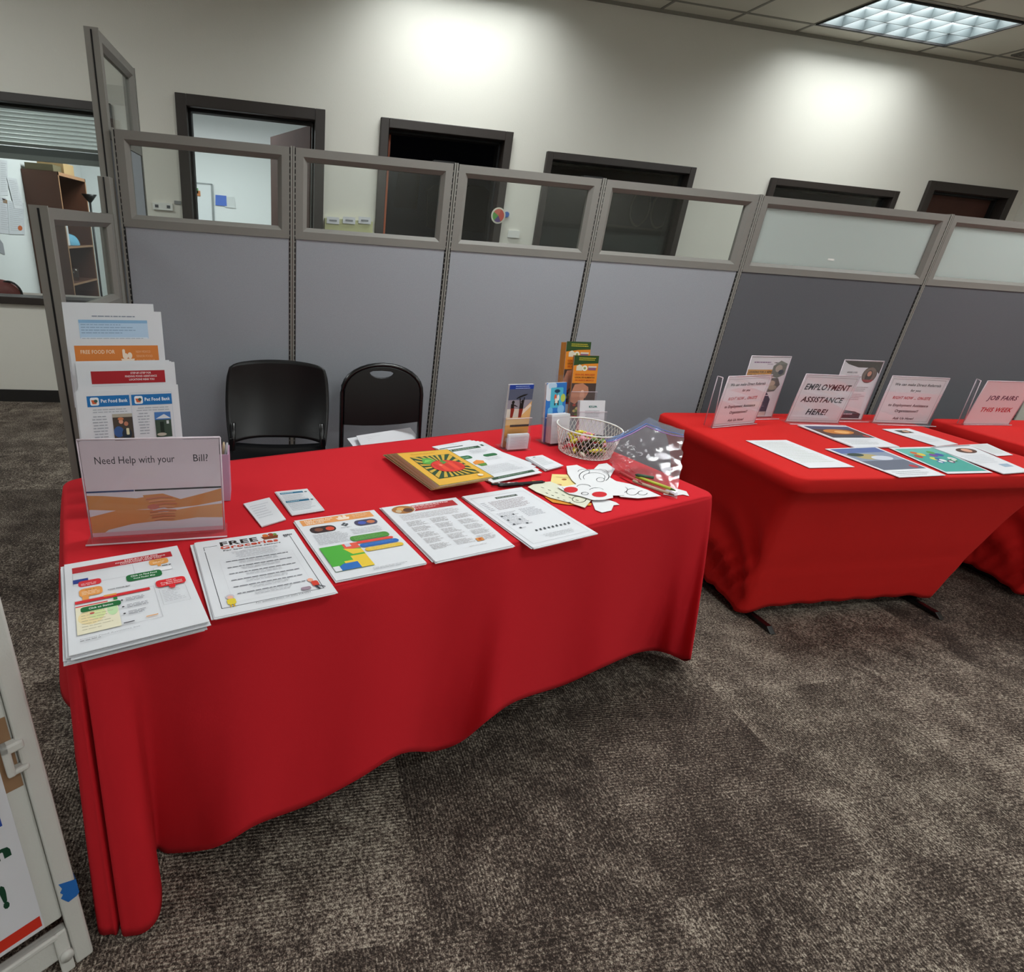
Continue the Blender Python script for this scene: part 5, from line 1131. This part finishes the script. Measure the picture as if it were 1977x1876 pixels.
def art_teal(s):
    s.rect(.04, .06, .92, .88, '4aa096'); s.rect(.04, .70, .92, .24, '6ab4a8')
    for k, c in enumerate(('b84438', 'c86a3c', 'd8c04c', 'd0d060', '3c6a9c', '7a4a98', '5a9c58', '4858a0', 'd8d8d8')): s.ell(.2+.075*k, .62+.14*math.sin(k*1.3), .075, .06, c)
    for k in range(4): s.ell(.4+.12*k, .40+.05*(k % 2), .06, .05, ('4a70a8', 'e0e0e0', '7a3c6a', '3c8a50')[k]); s.ell(.4+.12*k, .40+.05*(k % 2), .035, .03, 'e8e8e8')
def art_two(s):
    s.ell(.60, .78, .26, .10, '5a4038'); s.ell(.62, .79, .12, .07, 'd8a088'); s.lines(.1, .60, .75, 6, .05, 'b8bcc4', .010); s.rect(.55, .18, .3, .10, '9cb0c4'); s.rect(0, .95, 1, .03, '8a8a90')
def art_top(s): s.rect(.25, .72, .45, .18, '4a4440'); s.ell(.55, .82, .10, .06, 'c8a088'); s.lines(.1, .55, .75, 5, .08, 'b8c4c8', .012)
flat('flyer', 'white sheet with faint lines, leftmost flat paper on the right table', 'flyer', [(1563, 903), (1650, 901), (1518, 849), (1440, 850)], art_plain, T+.004)
flat('folder', 'dark backed brochure with an orange photo lying in front of the employment sign', 'brochure', [(1650, 863), (1737, 862), (1634, 822), (1540, 820)], art_fire, T+.008, th=.004)
flat('flyer', 'flyer with a blue grey landscape photo near the front of the right table', 'flyer', [(1737, 921), (1826, 917), (1690, 862), (1593, 866)], art_winter, T+.006, th=.002)
flat('flyer', 'teal flyer with coloured dots near the front of the right table', 'flyer', [(1830, 914), (1917, 912), (1800, 862), (1716, 864)], art_teal, T+.005)
flat('flyer', 'narrow white flyer with a small dark photo in front of the second referrals sign', 'flyer', [(1808, 861), (1850, 857), (1755, 827), (1703, 828)], art_top, T+.004)
flat('flyer', 'white folded flyer with a portrait photo, right front of the right table', 'flyer', [(1938, 914), (1990, 910), (1868, 858), (1797, 862)], art_two, T+.009, th=.003)
flat('flyer', 'torn white paper behind the portrait flyer at the right edge', 'flyer', [(1925, 880), (1956, 878), (1906, 856), (1868, 858)], art_plain, T+.004)

# ------------------------------------------------------------------ white plastic A-frame sign board, left foreground
O_ = pz(182, 1838, .0); e_ = Vector((-.834, -.552, 0)); n_ = Vector((.552, -.834, 0)); LN = math.radians(11)
def aframe():
    r = thing('sandwich_board', 'white plastic sandwich board sign with blue tape, cut off at the left foreground', 'sign board', O_+e_*.3-n_*.15)
    def F(s_, L=LN):
        return lambda a, t, d=0: (O_ if s_ > 0 else O_-n_*.46)+e_*a+(Vector((-n_.x*math.sin(L), -n_.y*math.sin(L), math.cos(L))) if s_ > 0 else Vector((n_.x*math.sin(L)*1.2, n_.y*math.sin(L)*1.2, math.cos(L))))*t + (n_*math.cos(L)+Vector((0, 0, math.sin(L))))*d*s_
    for s_ in (1, -1):
        f = F(s_); Wd, Ht = .62, 1.02
        def bx(mb, a0, a1, t0, t1, d0, d1, m): mb.prism([f(a0, t0, d0), f(a1, t0, d0), f(a1, t1, d0), f(a0, t1, d0)], f(0, 0, d1)-f(0, 0, d0), m)
        mb = MB()
        bx(mb, 0, .034, 0, Ht, -.030, 0, M_plast); bx(mb, Wd-.034, Wd, 0, Ht, -.030, 0, M_plast); bx(mb, .034, Wd-.034, Ht-.05, Ht, -.030, 0, M_plast); bx(mb, .034, Wd-.034, .035, .095, -.030, -.004, M_plast)
        bx(mb, .034, Wd-.034, .118, Ht-.05, -.026, -.014, M_plast)
        mb.build('frame', r, bevel=.005)
        if s_ > 0:
            mb = MB(); bx(mb, .036, .06, .0, .104, -.004, .003, M_plast); bx(mb, .05, Wd-.05, .092, .104, -.004, .004, M_plast); mb.build('lower_rail', r, bevel=.003)
            mb = MB(); mb.tube([f(.045, .045, 0), f(.045, .045, .010)], .012, M_plast, 14); mb.build('rivet', r)
            mb = MB(); bx(mb, .022, .058, .535, .553, -.014, .008, M_plast); bx(mb, .044, .058, .488, .553, -.014, .008, M_plast); bx(mb, .022, .058, .488, .50, -.014, .006, M_plast); mb.build('clip', r, bevel=.004)
            mb = MB(); bx(mb, .038, .075, .45, .60, -.014, -.012, mat('8c6a4c', .7, name='kraft_cardboard')); mb.build('cardboard_corner', r)
            mb = MB(); tp = mat('1f66b4', .45, name='blue_tape'); pts = [(-.0015, .165), (-.0015, .198), (.028, .210), (.024, .196), (.029, .190), (.025, .182), (.030, .176), (.020, .158), (.004, .160)]
            mb.prism([f(a, t, .0002) for a, t in pts], f(0, 0, .0010)-f(0, 0, 0), tp); mb.prism([f(-.0015, .165, .001), f(-.0015, .198, .001), f(-.0015, .198, -.031), f(-.0015, .165, -.031)], e_*.001, tp); mb.build('blue_tape', r)
            # inserted poster
            a1, t0, t1 = Wd-.08, .125, .86
            PE = .066; s = Sheet(f(a1, t0, -.011), f(PE, t0, -.011), f(PE, t1, -.011), f(a1, t1, -.011), thick=.001, paper=mat('d4d4da', .5, name='poster_paper'))
            ww = a1-PE
            def ax(a): return (a1-a)/ww
            def ty(t): return (t-t0)/(t1-t0)
            s.rect(ax(.30), ty(.133), ax(.069)-ax(.30), .034, 'c8301f')
            s.text('n', ax(.112), ax(.083), ty(.325), .040, '17402c', .05); s.text('!', ax(.116), ax(.106), ty(.222), .062, '17402c', .06)
            s.rect(ax(.30), ty(.392), ax(.084)-ax(.30), .05, '26479a')
            s.build('poster', r)
    f = F(1); mb = MB(); mb.tube([f(.05, 1.0, -.05), f(.57, 1.0, -.05)], .012, M_plast, 10); mb.build('hinge_bar', r)
aframe()

# ------------------------------------------------------------------ things seen through the left office window and the doors
def bookcase():
    x1 = -2.148; x0 = x1-.317; y0 = 6.5; y1 = 7.32; zt = 1.83
    r = thing('bookcase', 'tall brown wooden bookcase against the white office wall, seen through the left window', 'bookcase', ((x0+x1)/2, (y0+y1)/2, 0))
    mb = MB(); t = .02
    mb.box(x0, x1, y0, y0+t, 0, zt, M_brown2); mb.box(x0, x1, y1-t, y1, 0, zt, M_brown2); mb.box(x0, x0+.01, y0+t, y1-t, 0, zt, M_brown2); mb.box(x0, x1, y0+t, y1-t, zt-t, zt, M_brown2); mb.box(x0, x1, y0+t, y1-t, 0, .06, M_brown2)
    mb.box(x1, x1+.004, y0, y0+t, 0, zt, M_edge); mb.box(x1, x1+.004, y0, y1, zt-t*1.5, zt, M_edge); mb.box(x1, x1+.004, y1-t, y1, 0, zt, M_edge)
    mb.build('carcass', r)
    for z in (.42, .80, 1.16): mb = MB(); mb.box(x0+.012, x1-.003, y0+t, y1-t, z-.02, z, M_brown2); mb.box(x1-.003, x1+.002, y0+t, y1-t, z-.02, z, M_edge); mb.build('shelf', r)
    def bx(name, lab, cat, a, m): mb = MB(); mb.box(*a, m); return tag(mb.build(name, bevel=.003), lab, cat, 'things on the office bookcase')
    bx('cardboard_box', 'small cardboard box on top of the bookcase', 'box', (x0+.06, x0+.30, y0+.25, y0+.55, zt+.001, zt+.10), mat('b89a6c', .7))
    bx('paper_tray', 'dark edged tray on top of the bookcase beside the small box', 'tray', (x0+.03, x0+.28, y0+.02, y0+.24, zt+.001, zt+.06), mat('6c6448', .6))
    bx('paper_sheet', 'white upright leaflet on the upper bookcase shelf', 'paper', (x1-.06, x1-.05, y0+.10, y0+.24, 1.162, 1.36), PAPER)
    mb = MB(); mb.lathe([(0, 0), (.035, 0), (.04, .13), (.038, .13), (.033, .005)], (x1-.09, y0+.38, .801), M_glass, 16); tag(mb.build('drinking_glass'), 'clear drinking glass on the middle bookcase shelf', 'glass', 'things on the office bookcase')
    for nm, lab, ctr, rr, col in (('cap', 'light blue cap on the top bookcase shelf', (x1-.14, y0+.44, 1.161), (.11, .14, .11), '6ab0d0'), ('bag', 'pink and white soft bag on the low bookcase shelf', (x1-.12, y0+.42, .421), (.10, .20, .13), 'd8b8c8')):
        mb = MB(); mb.grid(lambda u, v: Vector((ctr[0]+rr[0]*math.cos(2*math.pi*u)*math.cos(v*math.pi/2)*(1+.08*math.sin(9*u)), ctr[1]+rr[1]*math.sin(2*math.pi*u)*math.cos(v*math.pi/2), ctr[2]+rr[2]*math.sin(v*math.pi/2)*(1+.1*math.sin(7*u+3*v)))), 20, 8, mat(col, .6)); tag(mb.build(nm), lab, nm, 'things on the office bookcase')
bookcase()
# torchiere lamp
lx = pxx(173, 372, -1.95) ; lx = Vector((-1.93, lx.y if 6 < lx.y < 8 else 6.9, 0)); pt = py(172, 375, 7.0)
t = thing('floor_lamp', 'thin black uplight floor lamp right of the bookcase', 'lamp', (pt.x, 7.0, 0))
mb = MB(); mb.tube([(pt.x, 7.0, .02), (pt.x, 7.0, pt.z-.05)], .011, M_blk_pl, 8); mb.build('pole', t)
mb = MB(); mb.lathe([(.012, -.08), (.03, -.06), (.075, 0), (.072, 0), (.03, -.05)], (pt.x, 7.0, pt.z), M_blk_pl, 20); mb.build('lamp_shade', t)
mb = MB(); mb.lathe([(0, .001), (.13, .001), (.13, .02), (.02, .03), (0, .03)], (pt.x, 7.0, 0), M_blk_pl, 24); mb.build('base', t)
# papers pinned to the office's left wall, nearest the window
WX = -2.468
def wallp(a, b2, c, d, lab, col='d8dade', art=None, off=.002):
    q = [pxx(*p, WX+off) for p in (a, b2, c, d)]
    s = Sheet(*q, thick=.001, paper=mat(col, .6)); 
    if art: art(s)
    tag(s.build('pinned_paper'), lab, 'paper', 'papers pinned on the office wall')
ln = lambda s: s.lines(.1, .9, .8, 14, .06, 'b0b2b8', .015)
wallp((0, 378), (16, 377), (14, 310), (0, 308), 'white notice pinned highest on the office wall at the left edge', art=ln)
wallp((0, 450), (22, 452), (12, 382), (0, 380), 'white notice hanging below the topmost one on the office wall', 'cfd0d6', art=ln)
wallp((18, 452), (48, 453), (46, 392), (14, 386), 'white and orange notice pinned at the right of the office wall papers', 'cccfd4', art=lambda s: (ln(s), s.ell(.7, .2, .15, .08, 'c06840')), off=.004)
wallp((28, 402), (46, 404), (32, 345), (13, 342), 'curling white list pinned in the middle of the office wall papers', art=ln, off=.006)
wallp((6, 392), (20, 394), (18, 388), (4, 382), 'small brown strip of cork behind the pinned papers', 'a88868')
wallp((0, 488), (10, 492), (6, 470), (0, 462), 'narrow grey ribbon hanging low on the office wall', '9a9ca2')
# red and dark backpack on the window sill side
c_ = py(10, 560, 5.25); t = thing('shoulder_bag', 'dark red shoulder bag with black handle behind the left window sill', 'bag', (c_.x-.05, 5.3, .80))
mb = MB(); mb.grid(lambda u, v: Vector((c_.x-.06+.17*math.cos(2*math.pi*u)*math.cos(v*math.pi/2), 5.3+.08*math.sin(2*math.pi*u)*math.cos(v*math.pi/2), .80+.11*math.sin(v*math.pi/2)*(1+.12*math.sin(8*u)))), 22, 8, mat('6a2420', .6)); mb.build('body', t)
mb = MB(); mb.tube([(c_.x+.02+.09*math.cos(a), 5.28, .81+.10*math.sin(a)) for a in [math.pi*k/12 for k in range(13)]], .009, M_blk_pl, 6); mb.build('handle', t)
mb = MB(); mb.box(-2.46, -1.15, 5.05, 5.55, .77, .798, mat('8a8078', .6)); tag(mb.build('desk_top'), 'grey desk surface inside the office under the left window', 'desk')
for x in (-2.4, -1.2):
    pass
# blinds in window 1, pulled up
bt = thing('window_blind', 'white horizontal blind pulled up at the top of the left window', 'blind', (-1.85, WALLY+.16, 1.84))
mb = MB(); bm_ = mat('eef2f0', .6, name='blind_slat')
for k in range(9): z = 2.125-k*.027; mb.prism([(-2.44, WALLY+.15, z), (-1.26, WALLY+.15, z), (-1.26, WALLY+.19, z-.018), (-2.44, WALLY+.19, z-.018)], (0, 0, -.0015), bm_)
mb.build('slats', bt)
mb = MB(); mb.box(-2.44, -1.26, WALLY+.15, WALLY+.19, 1.80, 1.835, mat('808482', .5)); mb.build('bottom_rail', bt)
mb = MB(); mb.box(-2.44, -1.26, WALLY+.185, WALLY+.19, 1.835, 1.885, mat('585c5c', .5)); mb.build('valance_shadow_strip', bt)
# door 1: open brown door leaf inside the bright office
p1 = py(605, 232, WALLY+.12); dl = thing('door_leaf', 'open brown wooden door inside the lit office doorway', 'door', (.22, WALLY+.16, 0))
hx, hy = .205, WALLY+.16; ang = math.radians(112); dx, dy = math.cos(ang), math.sin(ang)
mb = MB(); mb.prism([(hx, hy, .01), (hx+dx*.86, hy+dy*.86, .01), (hx+dx*.86, hy+dy*.86, 2.22), (hx, hy, 2.22)], (.042*dy, -.042*dx, 0), M_brown); mb.build('panel', dl)
wb = thing('whiteboard', 'small whiteboard with magnets on the bright office wall', 'whiteboard', (py(390, 385, 8.28).x, 8.29, 1.4))
a, b2 = py(366, 405, 8.28), py(409, 357, 8.28); mb = MB(); mb.box(a.x-.25, b2.x, 8.27, 8.298, a.z-.5, b2.z, mat('dfe4e6', .25)); mb.build('board', wb)
mb = MB(); mb.box(b2.x-.012, b2.x+.012, 8.262, 8.298, a.z-.5, b2.z+.01, mat('a0a6a8', .3, .6)); mb.box(a.x-.25, b2.x, 8.262, 8.298, b2.z, b2.z+.015, mat('a0a6a8', .3, .6)); mb.build('frame', wb)
q = [py(u, v, 8.29) for u, v in ((416, 396), (438, 398), (437, 378), (416, 376))]
mb = MB(); mb.prism(q, (0, -.004, 0), mat('4a70c8', .6)); tag(mb.build('pinned_paper'), 'blue drawing on the bright office wall beside the whiteboard', 'paper')
q = [py(u, v, 8.29) for u, v in ((434, 400), (455, 402), (452, 380), (436, 380))]
mb = MB(); mb.prism(q, (0, -.003, 0), mat('d0d4d4', .6)); tag(mb.build('pinned_paper'), 'pale paper right of the blue drawing on the office wall', 'paper')
for i, (u, v, c) in enumerate(((372, 371, 'b04030'), (378, 368, '5a9050'), (382, 373, 'c07840'))):
    p = py(u, v, 8.262); mb = MB(); mb.box(p.x-.03, p.x+.03, 8.258, 8.266, p.z-.03, p.z+.03, mat(c, .5)); tag(mb.build('magnet'), ('red', 'green', 'orange')[i]+' magnet on the whiteboard', 'magnet')
# door 2: edge of a brown door leaf in the dark room, orange light put into its colour, and shapes hanging in the dark
mb = MB(); dl = thing('door_leaf', 'brown door edge with painted orange light just inside the dark doorway', 'door', (.83, WALLY+.16, 0)); mb.prism([(.80, WALLY+.155, .01), (.845, WALLY+.155, .01), (.845, WALLY+.165, 2.2), (.80, WALLY+.165, 2.2)], (0, 0, .001), M_brown)
mb = MB(); mb.box(.80, .845, WALLY+.155, WALLY+1.0, .01, 2.22, mat('a85028', .5, name='brown_wood_orange_lit')); mb.build('panel', dl)
def darkbox(nm, lab, cat, quad, y, col, th=.02):
    q = [py(u, v, y) for u, v in quad]; mb = MB(); mb.prism(q, (0, th, 0), mat(col, .7)); return tag(mb.build(nm), lab, cat, 'dim things in the dark offices')
darkbox('wall_poster', 'dark poster with a pale emblem barely visible in the dark doorway', 'poster', [(760, 400), (805, 404), (812, 334), (770, 330)], 7.5, '23202c', .01)
darkbox('hanging_shirt', 'dark shirt hanging in the dark doorway', 'clothing', [(826, 440), (868, 442), (868, 370), (856, 358), (838, 357), (826, 368)], 7.3, '08080a', .06)
darkbox('hanging_shirt', 'dark shirt hanging right of the other one, behind the third pane', 'clothing', [(893, 445), (945, 450), (950, 375), (935, 360), (908, 357), (895, 370)], 7.3, '08080a', .06)
darkbox('cabinet', 'dark low cabinet with pale edge in the dark office window', 'cabinet', [(1160, 520), (1300, 530), (1300, 446), (1172, 432)], 6.9, '4c5056', .4)
for i, (u, v) in enumerate(((1235, 405), (1277, 400))):
    p = py(u, v, 7.1); p.z = py(u, 438+(u-1235)*.1, 7.1).z+.22; mb = MB(); mb.tube([(p.x+.13*math.cos(a), 7.1, p.z+.21*math.sin(a)) for a in [2*math.pi*k/24 for k in range(25)]], .012, mat('55585c', .4), 6); tag(mb.build('chair_frame'), ('left', 'right')[i]+' oval chair frame dimly visible in the dark window', 'chair frame', 'oval frames in the dark office')
# things fixed to the corridor wall between the doors
mb = MB(); a, b2 = py(627, 430, WALLY-.02), py(719, 437, WALLY-.02)
lg = thing('wall_ledge', 'narrow yellow green ledge with small cards on the wall between the doors', 'ledge', ((a.x+b2.x)/2, WALLY, a.z-.02))
mb.box(a.x, b2.x, WALLY-.045, WALLY-.002, a.z-.06, a.z+.035, mat('c8c89a', .6)); mb.build('board', lg)
for i, u in enumerate((643, 674, 704)):
    p = py(u, 424, WALLY-.05); mb = MB(); mb.box(p.x-.05, p.x+.05, WALLY-.055, WALLY-.047, p.z-.03, p.z+.02, PAPER); mb.box(p.x-.03, p.x+.03, WALLY-.057, WALLY-.055, p.z-.012, p.z+.0, mat('8a8c90', .6)); tag(mb.build('name_card'), ('left', 'middle', 'right')[i]+' small white card on the yellow green wall ledge', 'card', 'cards on the wall ledge')
a, b2 = py(296, 404, WALLY-.01), py(333, 393, WALLY-.01)
mb = MB(); mb.box(a.x, b2.x, WALLY-.02, WALLY-.001, a.z, b2.z, M_white)
for k in (.2, .8): x = lerp(a.x, b2.x, k); mb.box(x-.012, x+.012, WALLY-.022, WALLY-.02, (a.z+b2.z)/2-.01, (a.z+b2.z)/2+.01, mat('505258', .5))
tag(mb.build('door_sign'), 'white room sign plate left of the first doorway', 'sign')
a = py(343, 391, WALLY-.01); mb = MB(); mb.box(a.x-.025, a.x+.025, WALLY-.008, WALLY-.001, a.z-.012, a.z+.012, mat('8a8c8c', .6)); tag(mb.build('wall_label'), 'tiny grey label beside the first doorway frame', 'label')
p = py(963, 416, WALLY-.05)
rd = thing('round_sign', 'round sign with red, green and purple wedges on the door frame', 'sign', (p.x, WALLY-.04, p.z-.06))
def disc(x, z, r, y, m, th=.006, a0=0, a1=360): 
    mb = MB(); pts = [Vector((x+r*math.cos(math.radians(a0+(a1-a0)*k/24)), y, z+r*math.sin(math.radians(a0+(a1-a0)*k/24)))) for k in range(24 if a1-a0 >= 360 else 25)]
    if a1-a0 < 360: pts = [Vector((x, y, z))]+pts
    mb.prism(pts, (0, th, 0), m); return mb
disc(p.x, p.z, .062, WALLY-.04, mat('d8d4c4', .5)).build('rim', rd)
for i, (c, a0, a1) in enumerate((('c05040', -60, 70), ('c86a58', 70, 150), ('5a9a48', 150, 230), ('5c4478', 230, 300))):
    disc(p.x, p.z, .050, WALLY-.042, mat(c, .5), .002, a0, a1).build('wedge', rd)
p = py(980, 414, WALLY-.03); tag(disc(p.x, p.z, .022, WALLY-.012, mat('4a70b8', .5), .010).build('round_button'), 'small blue round badge right of the wedge sign', 'badge')
a, b2 = py(980, 458, WALLY-.01), py(1004, 446, WALLY-.01); mb = MB(); mb.box(a.x, b2.x, WALLY-.014, WALLY-.001, a.z, b2.z, M_white); tag(mb.build('wall_switch'), 'white switch plate on the wall below the round sign', 'switch')
p = py(1605, 501, PARY+.02); mb = MB(); mb.box(p.x-.022, p.x+.022, PARY+.0212, PARY+.0218, p.z-.005, p.z+.005, M_white); tag(mb.build('sticker'), 'tiny white sticker at the bottom of the frosted pane', 'sticker')
